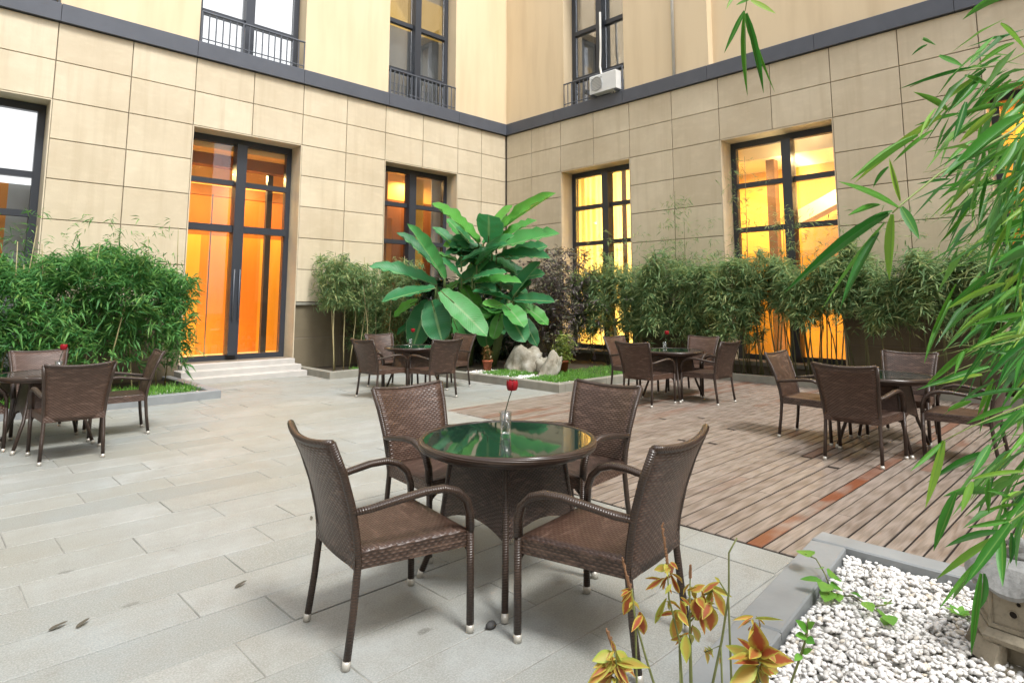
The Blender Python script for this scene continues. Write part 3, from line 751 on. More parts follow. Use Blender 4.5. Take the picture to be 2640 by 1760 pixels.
# air conditioner on the railing
AC = thing('air_conditioner', (X0-.10, 8.96, 6.52), 'white air conditioner box on the railing of the upper right window', 'air conditioner')
m = MB(); m.box(-.14, -.40, 0, .07, .40, .46, ch=.02); m.build('casing', M_white, AC)
m = MB(); m.tube([(-.150, .18+.17*math.cos(t), .23+.17*math.sin(t)) for t in np.linspace(0, 6.283, 24)], .012, 6); m.build('fan_ring', M_grey, AC)
m = MB()
for i in range(9): m.box(-.156, .02, .08+i*.036, -.142, .34, .09+i*.036)
m.build('grille', M_grey, AC)
m = MB(); m.box(-.12, -.38, -.036, .06, -.32, -.002); m.box(-.12, .32, -.036, .06, .38, -.002); m.build('bracket', M_rail, AC)
m = MB(); m.tube([(0,.1,.44),(.02,.16,.55),(.1,.25,.75),(.16,.27,1.3),(.16,.27,2.2)], .028, 8); m.build('hose', M_pipe, AC, True)

# door steps
st = thing('door_steps', (4.78, 12.2, 0), 'low pale stone steps in front of the glass doors', 'steps')
for k, (y0, y1, z0, z1) in enumerate(((11.95, Y0+.30, -.02, .10), (12.22, Y0+.30, .10, .20), (12.5, Y0+.30, .20, .297))):
    m = MB(); m.box(3.62 if k < 2 else 3.70, y0, z0, 5.86 if k < 2 else 5.85, y1, z1, ch=.008); o = m.build('step', M_step, st); o.matrix_local = Matrix.Translation(-st.location)

# ------------------------------------------------------------------ chairs and tables
def make_chair():
    t = thing('rattan_armchair', (0,0,0), 'x', 'chair')
    hw = lambda v: .225 + .045*v**1.5                       # half width of the back
    def bk(u, v):
        s = u*2-1
        y = -.232 - .03*v - .115*v*v - .035*(1-s*s)*(.4+.6*v)
        z = .365 + .500*v + .022*s*s*v
        p = Vector((s*hw(v), y, z)); n = Vector((s*.12, 1, .2+.3*v)).normalized(); return p, n
    m = MB(); m.slab(bk, 10, 10, .022, .47, .52); m.build('backrest', M_weave, t, True)
    m = MB(); m.tube([bk(i/10, 1)[0] for i in range(11)], .016, 8); m.build('top_rail', M_wrap, t, True)
    def seat(u, v):
        s = u*2-1; w = .235 + .05*v
        return Vector((s*w, -.235 + .50*v, .425 - .012*(1-s*s)*math.sin(math.pi*v) - .02*max(0, v-.9)*10*.1)), Vector((0,0,1))
    m = MB(); m.slab(seat, 8, 8, .02, .52, .50); m.build('seat', M_weave, t, True)
    m = MB()
    for s in (-1, 1):
        m.add([(s*.237,-.235,.428),(s*.287,.268,.428),(s*.287,.268,.365),(s*.237,-.235,.365),
               (s*.222,-.235,.428),(s*.272,.268,.428),(s*.272,.268,.365),(s*.222,-.235,.365)],
              [(0,1,2,3),(7,6,5,4),(0,4,5,1),(3,2,6,7)], [[(0,0),(.5,0),(.5,.06),(0,.06)]]*4)
    for y, w in ((.268,.287),(-.237,.237)):
        m.add([(-w,y,.4285),(w,y,.4285),(w,y,.3645),(-w,y,.3645),(-w,y-.015,.4285),(w,y-.015,.4285),(w,y-.015,.3645),(-w,y-.015,.3645)],
              [(3,2,1,0),(4,5,6,7),(0,1,5,4),(2,3,7,6)], [[(0,0),(.5,0),(.5,.06),(0,.06)]]*4)
    m.build('seat_apron', M_weave, t)
    for s in (-1, 1):
        # rear leg runs on into the back post
        pts = [(s*.238,-.275,.03),(s*.233,-.252,.2),(s*.228,-.237,.36)] + [tuple(bk(.5+s*.5, v)[0] + Vector((s*.004,0,0))) for v in (0.05,.25,.5,.75,1)]
        m = MB(); m.tube(pts, .0165, 8); l = m.build('leg', M_wrap, t, True)
        m = MB(); m.tube([(s*.239,-.279,0),(s*.238,-.275,.034)], .0172, 10); m.build('foot_cap', M_cap, l, True)
        m = MB(); m.tube([(s*.286,.272,.03),(s*.288,.270,.25),(s*.290,.266,.44)], .0175, 8); l = m.build('leg', M_wrap, t, True)
        m = MB(); m.tube([(s*.286,.272,0),(s*.286,.272,.034)], .0182, 10); m.build('foot_cap', M_cap, l, True)
        a = bk(.5+s*.5, .47)[0]
        pts = [(a.x, a.y, .595), (s*.258,-.20,.603), (s*.275,-.08,.622), (s*.288,.03,.637), (s*.294,.12,.637), (s*.296,.19,.615), (s*.296,.24,.57), (s*.293,.262,.51), (s*.290,.266,.435)]
        m = MB(); m.tube(pts, [.014,.016,.017,.018,.0185,.0185,.018,.0175,.017], 8, 1.45); m.build('armrest', M_wrap, t, True)
        m = MB(); m.tube([(s*.286,.268,.30),(s*.27,.266,.345),(s*.235,.262,.366)], .009, 6); m.build('corner_brace', M_wrap, t, True)
    return t
def make_table():
    t = thing('rattan_table', (0,0,0), 'x', 'table')
    rr = .475
    m = MB(); m.lathe([(rr-.03,.682),(rr,.682),(rr+.008,.700),(rr+.006,.716),(rr-.002,.724),(rr-.022,.724),(rr-.024,.712),(rr-.03,.682)], 48); m.build('table_rim', M_wrap, t, True)
    m = MB(); m.lathe([(0,.710),(rr-.025,.710),(rr-.024,.720),(0,.7201)], 48); m.build('glass_top', M_top, t)
    m = MB(); m.lathe([(0,.66),(rr-.05,.66),(rr-.03,.68),(rr-.04,.70),(0,.70)], 40); m.build('top_underside', M_weave_base, t)
    ht = .208; hb = .246
    for k in range(4):
        Mk = Matrix.Rotation(k*math.pi/2, 4, 'Z')
        def pn(u, v):
            s = u*2-1; z = .30 + .06*(1-s*s) + (.335-.06*(1-s*s))*v; h = hb + (ht-hb)*((z-.3)/.335)
            return Mk @ Vector((s*h, h, z)), Mk @ Vector((0,1,.14)).normalized()
        m = MB(); m.slab(pn, 8, 6, .016, .5, .34); m.build('base_panel', M_weave_base, t)
        f = lambda h, z: Mk @ Vector((h, h, z))
        m = MB(); m.tube([f(.322,.03), f(.250,.28), f(.230,.45), f(.212,.63), f(.228,.69)], .0165, 8); l = m.build('leg', M_wrap, t, True)
        m = MB(); m.tube([f(.330,0), f(.322,.036)], .0178, 10); m.build('foot_cap', M_cap, l, True)
    return t
TABLES = [  # x, y, rz, label
    (2.40, 2.52, 0, 'round glass topped rattan table in the foreground, nearest the camera'),
    (1.16, 8.08, .05, 'round rattan table beside the bamboo hedge at the left edge'),
    (6.05, 8.58, .0, 'round rattan table in front of the big leaved banana plant'),
    (8.42, 5.22, .0, 'round rattan table on the deck in front of the tall lit window'),
    (7.12, 2.02, .0, 'round rattan table on the deck partly behind the near bamboo leaves')]
T0 = make_table()
for i, (x, y, rz, lb) in enumerate(TABLES):
    t = T0 if i == 0 else copy_tree(T0)
    t.location = (x, y, 0); t.rotation_euler = (0, 0, rz); tag(t, lb, 'table', 'round rattan tables in the courtyard')
CHAIRS = [  # rear mid x, y, heading deg, label
    (1.41,2.60,-8,'large foreground rattan armchair on the left, its woven back to the paving'),
    (2.36,1.54,98,'foreground rattan armchair on the right, behind the orange leaved plants'),
    (2.50,3.50,-90,'rattan armchair at the near table seen from the front, left of the red rose'),
    (3.42,2.70,181,'rattan armchair at the near table standing against the deck, right of the red rose'),
    (1.21,7.05,87,'reddish brown rattan armchair with its back to us at the left table'),
    (2.06,8.15,174,'rattan armchair seen side on at the left table, nearest the glass doors'),
    (1.18,9.10,-88,'pale lit chair back behind the left rose, in front of the hedge'),
    (.25,8.22,2,'rattan armchair cut off by the left edge of the photo'),
    (5.10,8.45,5,'rattan armchair nearest the glass doors at the table by the banana plant'),
    (5.92,7.62,88,'rattan armchair with its back to us at the table by the banana plant'),
    (7.05,8.60,182,'rattan armchair half hidden, beside the kerb of the banana bed'),
    (6.05,9.56,-92,'pale lit chair back on the far side of the table by the banana plant'),
    (7.46,5.20,2,'rattan armchair on the deck nearest the kerb corner of the banana bed, back to us'),
    (8.50,4.40,88,'dark armchair on the deck turned side on in front of the glowing window'),
    (9.40,5.28,180,'pale lit chair back on the deck under the bamboo, beside the right rose'),
    (8.42,6.20,-90,'reddish chair back peeping out behind another chair, by the planted grass'),
    (6.20,2.015,0,'large dark chair back on the deck, nearest to us at the right hand table'),
    (7.10,2.95,-90,'rattan armchair in profile before the glowing window at the right hand table'),
    (8.08,2.0,180,'pale lit chair back against the dark wall at the right hand table'),
    (7.12,1.06,90,'rattan armchair partly covered by the near bamboo leaves on the deck')]
C0 = make_chair()
for i, (x, y, h, lb) in enumerate(CHAIRS):
    c = C0 if i == 0 else copy_tree(C0)
    c.location = (x + .27*math.cos(R(h)), y + .27*math.sin(R(h)), 0); c.rotation_euler = (0, 0, R(h-90))
    tag(c, lb, 'chair', 'rattan armchairs around the tables')
# vases and roses
def make_vase():
    t = thing('glass_vase', (0,0,0), 'x', 'vase')
    m = MB(); m.lathe([(0,.001),(.027,.001),(.029,.004),(.036,.118),(.034,.118),(.0265,.03),(0,.03)], 20); m.build('tumbler', M_glassware, t, True)
    m = MB(); m.lathe([(.0245,.031),(.030,.075),(0,.075)], 16); m.build('water', M_glassware, t, True)
    return t
def make_rose():
    t = thing('red_rose', (0,0,0), 'x', 'flower')
    m = MB(); m.tube([(.012,.0,.036),(.0,.0,.12),(-.02,0,.19),(-.035,0,.235)], .0032, 6); m.build('stem', M_stem, t, True)
    c = Vector((-.037,0,.262)); m = MB(); m.lathe([(.004,-.030),(.020,-.020),(.027,-.002),(.024,.012),(.010,.020),(0,.012)], 14, Matrix.Translation(c)); m.build('bloom', M_rose, t, True)
    for k in range(9):
        a = k*2.4; rad = .031 if k < 5 else .022
        m = MB(); vs = []
        for i in range(5):
            for j in range(5):
                th = a + (i/4-.5)*1.5*(1-.25*j/4); ph = -.85 + j/4*1.75; r2 = rad*(1.02 + .16*(j/4)**2 + .05*math.sin(i*2+k)); 
                vs.append(c + Vector((math.cos(th)*math.cos(ph*.8)*r2, math.sin(th)*math.cos(ph*.8)*r2, math.sin(ph)*rad*1.15 + (.004*math.sin(i*1.6+k) if j == 4 else 0))))
        m.add(vs, [(i*5+j, (i+1)*5+j, (i+1)*5+j+1, i*5+j+1) for i in range(4) for j in range(4)]); m.build('petal', M_rose, t, True)
    return t
V0 = make_vase(); R0 = make_rose()
VS = [(2.46,2.60,'clear glass tumbler vase on the near table','single red rose leaning in the near glass vase',2.4),
      (1.20,8.02,'small glass vase on the left table by the hedge','red rose on the left table, in front of a pale chair back',2.4),
      (6.03,8.66,'small glass vase on the table by the banana plant','red rose on the table before the banana leaves',2.4),
      (8.36,5.30,'small glass vase on the deck table before the lit window','red rose on the deck table under the dark bamboo',2.4)]
for i, (x, y, lv, lr, rz) in enumerate(VS):
    v = V0 if i == 0 else copy_tree(V0); r_ = R0 if i == 0 else copy_tree(R0)
    v.location = (x, y, .7205); tag(v, lv, 'vase', 'glass vases on the tables')
    r_.location = (x, y, .7215); r_.rotation_euler = (0, 0, R(135) if i == 0 else R(135)); tag(r_, lr, 'flower', 'red roses on the tables')

# ------------------------------------------------------------------ planting
def spray_cloud(name, mat, centers, parent, per=(6,9), L=(.10,.17), wr=.15, down=.35, outdir=None):
    P = []; Dd = []; Ls = []
    for c in centers:
        c = np.array(c); az = random.uniform(0, 6.283)
        ax = np.array([math.cos(az), math.sin(az), random.uniform(-.5,.3)])
        if outdir is not None: ax = ax*.7 + np.array(outdir)*.6
        ax /= np.linalg.norm(ax); n = random.randint(*per)
        for k in range(n):
            d = ax + RNG.normal(size=3)*.55; d[2] -= down; d /= np.linalg.norm(d)
            P.append(c + RNG.normal(size=3)*.03 - ax*.05*(k/n)); Dd.append(d); Ls.append(random.uniform(*L))
    P = np.array(P); Ls = np.array(Ls)
    return cloud(name, mat, P, np.array(Dd), Ls, Ls*wr, parent)
def culms(t, pts, mat, r=.012):
    for base, top in pts:
        b = Vector(base); e = Vector(top); mid = (b+e)/2 + Vector((random.uniform(-.08,.08), random.uniform(-.08,.08), 0))
        m = MB(); m.tube([b, (b+mid)/2 + Vector((random.uniform(-.03,.03),0,0)), mid, (mid+e)/2, e], [r, r, r*.9, r*.75, r*.5], 6)
        o = m.build('stem', mat, t, True); o.matrix_local = Matrix.Translation(-t.location)
# left bamboo hedge
def lump(x, y): return .16*math.sin(x*3.1+1)+.10*math.sin(x*7.3+y*2)+.06*math.sin(x*15)
H1 = thing('bamboo_hedge', (1.0, 11.3, .06), 'dense bright green bamboo hedge left of the glass doors', 'hedge')
cs = []
while len(cs) < 4800:
    x = random.uniform(-2.2, 3.35); y = random.uniform(10.55, 12.2); top = 2.12 + lump(x, y)*.9 - .25*max(0, x-2.9)*2
    z = .40 + (top-.40)*random.random()**.75
    front = 10.62 + .16*math.sin(x*2.3+z*2) + .14*math.sin(z*5+x*4)
    if y < front: continue
    if y > front + .55 and z < top - .35 and random.random() < .75: continue
    if z < .75 and random.random() < .5: continue
    cs.append((x, y, z))
spray_cloud('foliage', M_hedgeL, cs, H1, L=(.12,.22), wr=.15, down=.22, outdir=(.1,-.8,.15))
cs2 = [(random.uniform(.3,3.2), random.uniform(11.2,12.0), 2.1+random.random()**2*.75) for _ in range(130)]
spray_cloud('top_shoots', M_hedgeL, cs2, H1, per=(3,6), L=(.10,.17), wr=.12, down=.1)
culms(H1, [((x, 11.2+random.uniform(-.3,.5), .06), (x+random.uniform(-.3,.3), 11.2+random.uniform(-.4,.5), random.uniform(1.7,2.7))) for x in np.linspace(-1.8,3.2,26)], M_culm, .011)
# bamboo between doors and banana
H2 = thing('bamboo_hedge', (6.9, 11.9, .07), 'bamboo clump with bare pale stems between the doors and the banana plant', 'hedge')
cs = []
while len(cs) < 1900:
    x = random.uniform(6.15, 8.4); y = random.uniform(11.45, 12.45); top = 2.25 + lump(x*1.3, y)*.8
    z = random.uniform(.5 if x > 6.9 else 1.35, top)
    if random.random() < .35 and z < 1.1: continue
    cs.append((x, y, z))
spray_cloud('foliage', M_hedgeR, cs, H2, L=(.11,.19), wr=.14, down=.2, outdir=(-.2,-.7,.1))
culms(H2, [((x, 11.6+random.uniform(-.2,.4), .07), (x+random.uniform(-.1,.25), 11.7+random.uniform(-.2,.4), random.uniform(1.6,2.5))) for x in np.linspace(6.2,8.1,15)], M_culm, .012)
# right wall bamboo in four clumps
def right_clump(y0, y1, zb, zt, n, lab, mat=M_hedgeR, dens=12, xr=(11.05,11.8)):
    t = thing('bamboo_hedge', (11.5, (y0+y1)/2, .07), lab, 'hedge', 0, 'bamboo clumps along the right wall')
    cs = []
    while len(cs) < n:
        y = random.uniform(y0-.15, y1+.15); x = xr[0] + (xr[1]-xr[0])*random.random()**1.7 + .14*math.sin(y*4.1)+.08*math.sin(y*9+zt*7); top = zt + lump(y*1.2, x)*.9
        z = zb + lump(y*1.7+2, 0)*.8 + random.random()**.8*(top-zb)
        if math.sin(y*5.3+z*4.1)+math.sin(y*2.7-z*6.3+x*3) < -1.15 and random.random() < .8: continue
        cs.append((x, y, z))
    spray_cloud('foliage', mat, cs, t, L=(.13,.24), wr=.13, down=.12, outdir=(-.8,0,.15))
    sh = [(random.uniform(11.3,11.8), random.uniform(y0,y1), zt + random.random()**2*1.0) for _ in range(int(n*.05))] + [(random.uniform(10.85,11.2), random.uniform(y0,y1), random.uniform(zb-.25,zt+.15)) for _ in range(int(n*.10))]
    spray_cloud('top_shoots', mat, sh, t, per=(3,6), L=(.10,.16), wr=.12, down=.1)
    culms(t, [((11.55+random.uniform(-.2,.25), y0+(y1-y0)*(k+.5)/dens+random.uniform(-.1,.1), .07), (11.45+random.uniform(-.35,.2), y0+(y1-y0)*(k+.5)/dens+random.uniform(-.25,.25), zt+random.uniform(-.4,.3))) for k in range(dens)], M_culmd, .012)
right_clump(7.3, 9.4, .85, 2.14, 1700, 'bamboo clump drooping in front of the pale yellow window')
right_clump(5.4, 7.3, .80, 2.20, 1700, 'bamboo clump left of the glowing window, behind the deck chairs', dens=14)
right_clump(3.6, 5.4, 1.25, 2.10, 1400, 'bamboo clump hanging across the glowing window', dens=16)
right_clump(.2, 3.6, 1.15, 2.08, 2700, 'bamboo clump over the dark wall right of the glowing window', dens=18)
t = thing('bamboo_canes', (11.6, 5.0, .07), 'thin bare bamboo canes standing in front of the lower glowing window', 'bamboo')
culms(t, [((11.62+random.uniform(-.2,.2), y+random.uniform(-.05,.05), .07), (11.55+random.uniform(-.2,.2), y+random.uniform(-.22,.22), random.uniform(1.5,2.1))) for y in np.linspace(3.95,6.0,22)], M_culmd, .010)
# tall sprig on the wall
t = thing('bamboo_sapling', (11.65, 7.05, .07), 'thin young bamboo rising above the hedge between the two lit windows', 'bamboo')
cs = [(11.6+random.uniform(-.15,.15), 7.0+random.gauss(0,.22), random.uniform(2.2,3.75)) for _ in range(75)]
spray_cloud('foliage', M_hedgeR, cs, t, per=(3,6), L=(.09,.15), wr=.12, down=.2)
culms(t, [((11.65,7.05,.07),(11.6,7.0,3.8)),((11.7,6.9,.07),(11.6,6.8,3.2))], M_culmd, .009)
t = thing('bamboo_sapling', (11.7, 5.55, .07), 'thin young bamboo climbing in front of the glowing window', 'bamboo')
cs = [(11.65+random.uniform(-.12,.12), 5.5+random.gauss(0,.25), random.uniform(2.1,4.3)) for _ in range(60)] + [(11.65, 4.75+random.gauss(0,.2), random.uniform(2.1,3.2)) for _ in range(40)]
spray_cloud('foliage', M_hedgeR, cs, t, per=(3,6), L=(.09,.15), wr=.11, down=.2)
culms(t, [((11.7,5.55,.07),(11.65,5.45,4.3)),((11.7,4.8,.07),(11.65,4.75,3.2))], M_culmd, .009)
# purple shrub beside the banana
t = thing('purple_shrub', (10.6, 9.6, .07), 'purplish leaved shrub between the banana plant and the yellow window', 'shrub')
cs = [(10.7+random.gauss(0,.38), 9.75+random.gauss(0,.5), min(2.6, max(.3, random.gauss(1.5,.6)))) for _ in range(1500)]
spray_cloud('foliage', M_hedgeP, cs, t, per=(4,7), L=(.08,.14), wr=.30, down=.1, outdir=(-.5,-.5,.2))
culms(t, [((10.65+random.uniform(-.1,.1), 9.65+random.uniform(-.1,.1), .07), (10.65+random.uniform(-.4,.4), 9.7+random.uniform(-.5,.5), random.uniform(1.2,2.2))) for _ in range(8)], M_culmd, .014)
# dark understory shrub behind the banana leaves
t = thing('low_shrub', (9.9, 10.9, .07), 'dark shady shrub behind the banana stems', 'shrub')
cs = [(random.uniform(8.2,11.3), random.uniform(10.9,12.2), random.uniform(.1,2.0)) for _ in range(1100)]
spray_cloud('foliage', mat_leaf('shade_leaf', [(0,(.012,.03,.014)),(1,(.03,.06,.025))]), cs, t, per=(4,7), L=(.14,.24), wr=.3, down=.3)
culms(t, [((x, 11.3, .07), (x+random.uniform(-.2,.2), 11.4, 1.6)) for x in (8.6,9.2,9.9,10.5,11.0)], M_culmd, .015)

# banana plant
bsh = lambda t: math.sin(math.pi*min(1, t*.955+.03))**.5*(.88+.12*t)
BL = [leafmesh('banana_leaf', M_banana, 14, f, d, bsh, .06, s) for s, (f, d) in enumerate(((.30,.10),(.45,.16),(.22,.22),(.55,.06)))]
banana_base = Vector((8.75, 10.35, .07))
BN = thing('banana_plant', banana_base, 'large banana plant with broad glossy green leaves in the courtyard corner', 'banana plant')
for b, tp in (((8.45,10.5,.07),at(1000,650,13.0)), ((9.1,10.05,.07),at(1170,690,13.1)), ((8.9,10.6,.07),at(1105,560,13.6)), ((9.3,10.5,.07),at(1160,560,13.7))):
    b = Vector(b); m = MB(); m.tube([b, b.lerp(tp,.4)+Vector((.02,.03,0)), b.lerp(tp,.75), tp], [.10,.085,.06,.03], 10); o = m.build('stem', M_bstem, BN, True); o.matrix_local = Matrix.Translation(-banana_base)
bleaves = [  # base x,y,depth, tip x,y,depth, width m, variant
 (1140,535,13.4, 1275,441,13.2,.26,3),(1100,560,13.3, 999,461,12.8,.42,1),(1122,560,13.4,1124,487,12.3,.62,0),(1022,640,12.9,917,527,12.9,.34,1),
 (1020,640,12.8,938,513,12.5,.30,3),(1060,580,13.2,995,518,13.4,.28,0),(1002,655,12.8,851,603,12.5,.38,1),(1000,662,12.6,876,688,12.2,.40,0),
 (992,690,12.7,1012,778,12.2,.62,2),(1012,668,12.5,1120,763,12.0,.55,2),(985,690,12.9,945,795,12.6,.58,2),(1130,575,13.3,1281,528,12.9,.42,1),
 (1140,590,13.3,1262,585,12.8,.36,1),(1095,610,13.0,1180,538,12.9,.36,3),(1060,600,12.9,1165,555,12.6,.40,0),(1085,640,12.8,1162,622,12.4,.26,0),
 (1090,650,12.8,1196,642,12.4,.30,1),(1175,690,13.0,1088,662,12.5,.28,1),(1180,690,13.0,1272,688,12.6,.30,1),(1180,680,13.1,1240,600,12.9,.34,3),
 (1160,700,12.8,1205,742,12.3,.46,2),(1165,715,12.8,1206,780,12.4,.50,2),(1160,705,12.9,1110,696,12.5,.26,0),(1150,720,13.0,1132,778,12.8,.30,2),
 (1195,725,13.1,1237,792,12.9,.34,2),(1060,640,13.1,1010,590,12.9,.30,0),(1110,560,13.5,1180,500,13.6,.34,3),(1080,560,13.4,1050,520,13.3,.34,0),
 (1000,700,13.2,905,760,13.1,.42,2),(1040,730,13.0,1076,825,12.9,.30,2),(1120,600,13.6,1215,640,13.3,.46,1),(1060,650,13.4,1105,720,13.2,.5,2),
 (1075,560,13.7,1030,500,13.6,.4,1),(1150,600,13.8,1255,560,13.6,.42,1),(1130,640,13.7,1215,670,13.5,.5,2),(1000,690,13.4,1050,760,13.2,.55,2),(1150,650,13.5,1250,625,13.2,.38,0),
 (960,690,13.2,900,720,13.2,.4,2),(1090,690,13.6,1130,760,13.4,.55,2),(1050,600,13.6,960,575,13.5,.38,1),(1200,700,13.5,1262,740,13.3,.4,2),(1100,620,13.5,1040,560,13.2,.36,1),(1130,540,13.7,1175,470,13.8,.3,3),(1070,640,13.5,1120,590,13.3,.42,0),(1020,700,13.5,990,760,13.4,.5,2),
 (1090,570,13.5, 1020,560,13.1,.36,1),(1140,560,13.6,1230,500,13.6,.30,1),(1050,690,13.3,1075,780,13.2,.5,2),(1110,720,13.4,1120,800,13.3,.45,2)]
random.seed(5)
for k in range(30):
    cx, cy = random.choice(((1010,660),(1165,690),(1110,580),(1090,700),(1060,640)))
    a = random.uniform(-.9, 4.0); l = random.uniform(75,115); yo = .75
    x1 = cx+math.cos(a)*l*.95; y1 = cy+math.sin(a)*l*yo
    bleaves.append((cx+random.uniform(-15,15), cy+random.uniform(-15,15), 13.45, min(x1,1255), y1, 13.45-random.uniform(-.1,.5), random.uniform(.32,.5), random.randint(0,2)))
for i, (x0,y0,d0,x1,y1,d1,wd,v) in enumerate(bleaves):
    p0 = at(x0,y0,d0); p1 = at(x1,y1,d1)
    fc = (EYE-(p0+p1)/2).normalized()*.55 + Vector((0,0,.8)); pt = p0.lerp(p1,.10)
    M = frame_to(p0, p1, wd*1.02, random.uniform(-.35,.35), fc)
    o = link('leaf', BL[v], BN, Matrix.Translation(-banana_base) @ M)
    m = MB(); s0 = banana_base.copy(); s0.z = p0.z - .25; m.tube([p0.lerp(Vector((p0.x, p0.y, p0.z-.22)), 1), p0, p0.lerp(p1,.3)+Vector((0,0,.005))], [.022,.018,.008], 6)
    o2 = m.build('leaf_stalk', M_bstem, BN, True); o2.matrix_local = Matrix.Translation(-banana_base)

# spiky plant in front of the yellow window
t = thing('spiky_plant', (11.3, 8.1, .07), 'small spiky yucca like plants under the bamboo near the yellow window', 'plant')
sp = leafmesh('blade', M_hedgeR, 4, .3, .35)
for cx, cy, z in ((11.2,8.35,.95),(11.25,7.75,1.15)):
    m = MB(); m.tube([(cx+.1,cy,.07),(cx+.05,cy,z*.6),(cx,cy,z)], .035, 7); o = m.build('trunk', M_culm, t, True); o.matrix_local = Matrix.Translation(-t.location)
    for k in range(16):
        a = k*2.4; el = random.uniform(-.2,1.0); d = Vector((math.cos(a)*math.cos(el), math.sin(a)*math.cos(el), math.sin(el)))
        link('leaf', sp, t, Matrix.Translation(-t.location) @ frame_to((cx,cy,z), Vector((cx,cy,z))+d*.38, .035))
# rocks
def rock(name, loc, size, label, seed, lean=(0,0,0)):
    rr = np.random.default_rng(seed); import bmesh
    bm = bmesh.new(); bmesh.ops.create_icosphere(bm, subdivisions=4, radius=1)
    import mathutils.noise as mn
    for v in bm.verts:
        n = mn.noise(v.co*1.6 + Vector((seed*3.1,0,0)))*.38 + mn.noise(v.co*4 + Vector((0,seed,0)))*.14
        v.co = v.co*(1+n); v.co.z *= (1.0 if v.co.z > 0 else .35)
        v.co.x *= size[0]; v.co.y *= size[1]; v.co.z *= size[2]
        v.co.x += v.co.z*lean[0]; v.co.y += v.co.z*lean[1]
    me = bpy.data.meshes.new(name); bm.to_mesh(me); bm.free(); me.materials.append(M_rock); me.polygons.foreach_set('use_smooth', [True]*len(me.polygons))
    o = link(name, me); o.location = loc; return tag(o, label, 'rock')
rock('garden_rock', (9.02, 9.0, .08), (.34,.40,.52), 'large rounded pale rock below the banana leaves', 3, (.1,-.1))
rock('garden_rock', (9.15, 8.55, .08), (.22,.24,.30), 'yellowish low rock wedged between the two larger garden rocks', 8, (0,-.1))
rock('garden_rock', (8.72, 8.05, .08), (.17,.20,.42), 'leaning pointed grey rock beside the yellow green potted plant', 5, (.25,-.25))
# potted plants
def pot(loc, r, h, label, leafmat, n, spread, hh, L, wr):
    t = thing('potted_plant', loc, label, 'potted plant')
    m = MB(); m.lathe([(0,0),(r*.7,0),(r*.95,h*.82),(r*1.08,h*.83),(r*1.08,h),(r*.92,h),(r*.9,h*.9),(0,h*.9)], 18); m.build('pot', M_terra, t, True)
    m = MB(); m.lathe([(r*.88,h*.905),(0,h*.92)], 14); m.build('soil', M_earth, t)
    for k in range(3):
        m = MB(); m.tube([(0,0,h*.9),(random.uniform(-.4,.4)*spread, random.uniform(-.4,.4)*spread, h+hh*.8)], .006, 5); m.build('stem', M_cstem, t)
    cs = [(loc[0]+random.gauss(0,spread*.5), loc[1]+random.gauss(0,spread*.5), loc[2]+h+random.random()*hh) for _ in range(n)]
    spray_cloud('foliage', leafmat, cs, t, per=(3,5), L=L, wr=wr, down=-.1)
M_yg = mat_leaf('yellow_green_leaf', [(0,(.12,.20,.04)),(.5,(.26,.33,.07)),(1,(.42,.44,.12))])
pot((9.30,8.20,.08), .12, .24, 'potted yellow green shrub beside the garden rocks', M_yg, 150, .19, .48, (.05,.09), .6)
pot((8.40,9.40,.08), .10, .22, 'small red clay pot with a rusty flower below the banana plant', mat_leaf('rusty_leaf', [(0,(.20,.09,.03)),(.6,(.30,.16,.05)),(1,(.12,.16,.05))]), 22, .09, .26, (.05,.08), .5)
# grass and small white stones in the banana bed
def grass(name, boxes, n, label, L=(.05,.12)):
    P = []
    for _ in range(n):
        x0,y0,x1,y1,z = random.choice(boxes); P.append((random.uniform(x0,x1), random.uniform(y0,y1), z))
    P = np.array(P); d = RNG.normal(size=(n,3))*.5 + np.array([0,0,1.]); d /= np.linalg.norm(d,axis=1)[:,None]
    Ls = RNG.uniform(*L, n); o = cloud(name, M_grass, P, d, Ls, np.full(n,.010), None); return tag(o, label, 'grass', None, 'stuff')
grass('grass', [(7.95,7.15,8.5,7.9,.07),(8.3,7.05,9.3,8.0,.07),(9.0,7.0,11.0,8.3,.07),(8.0,8.3,8.7,9.2,.07)], 9000, 'bright green grass in the banana bed behind the granite kerb')
grass('grass', [(6.6,11.15,7.7,11.6,.07)], 1600, 'small bright grass tuft beside the kerb below the bare bamboo stems')
grass('grass', [(2.2,10.25,3.3,10.9,.06),(0.0,10.2,2.4,10.7,.06)], 2600, 'thin pale grass in the left bed at the foot of the bamboo', (.08,.25))
o = pebbles('white_gravel', (7.82,7.05,8.6,9.6), 1600, .02, .04, .06); tag(o, 'white gravel patch inside the banana bed', 'gravel')
o = pebbles('white_gravel', (2.2,10.22,3.3,11.0), 700, .02, .05, .05); tag(o, 'pale gravel in the left bamboo bed by the kerb corner', 'gravel')
# dark pebble by the table leg
m = MB(); m.lathe([(0,0),(.022,.004),(.026,.014),(.016,.026),(0,.028)], 9, Matrix.Translation((1.995,2.20,.001)) @ Matrix.Diagonal((1.1,.8,1,1)))
tag(m.build('dark_pebble', mat_plain('dark_stone', (.05,.05,.05), .7), None, True), 'small dark pebble on the paving beside the table foot', 'pebble')

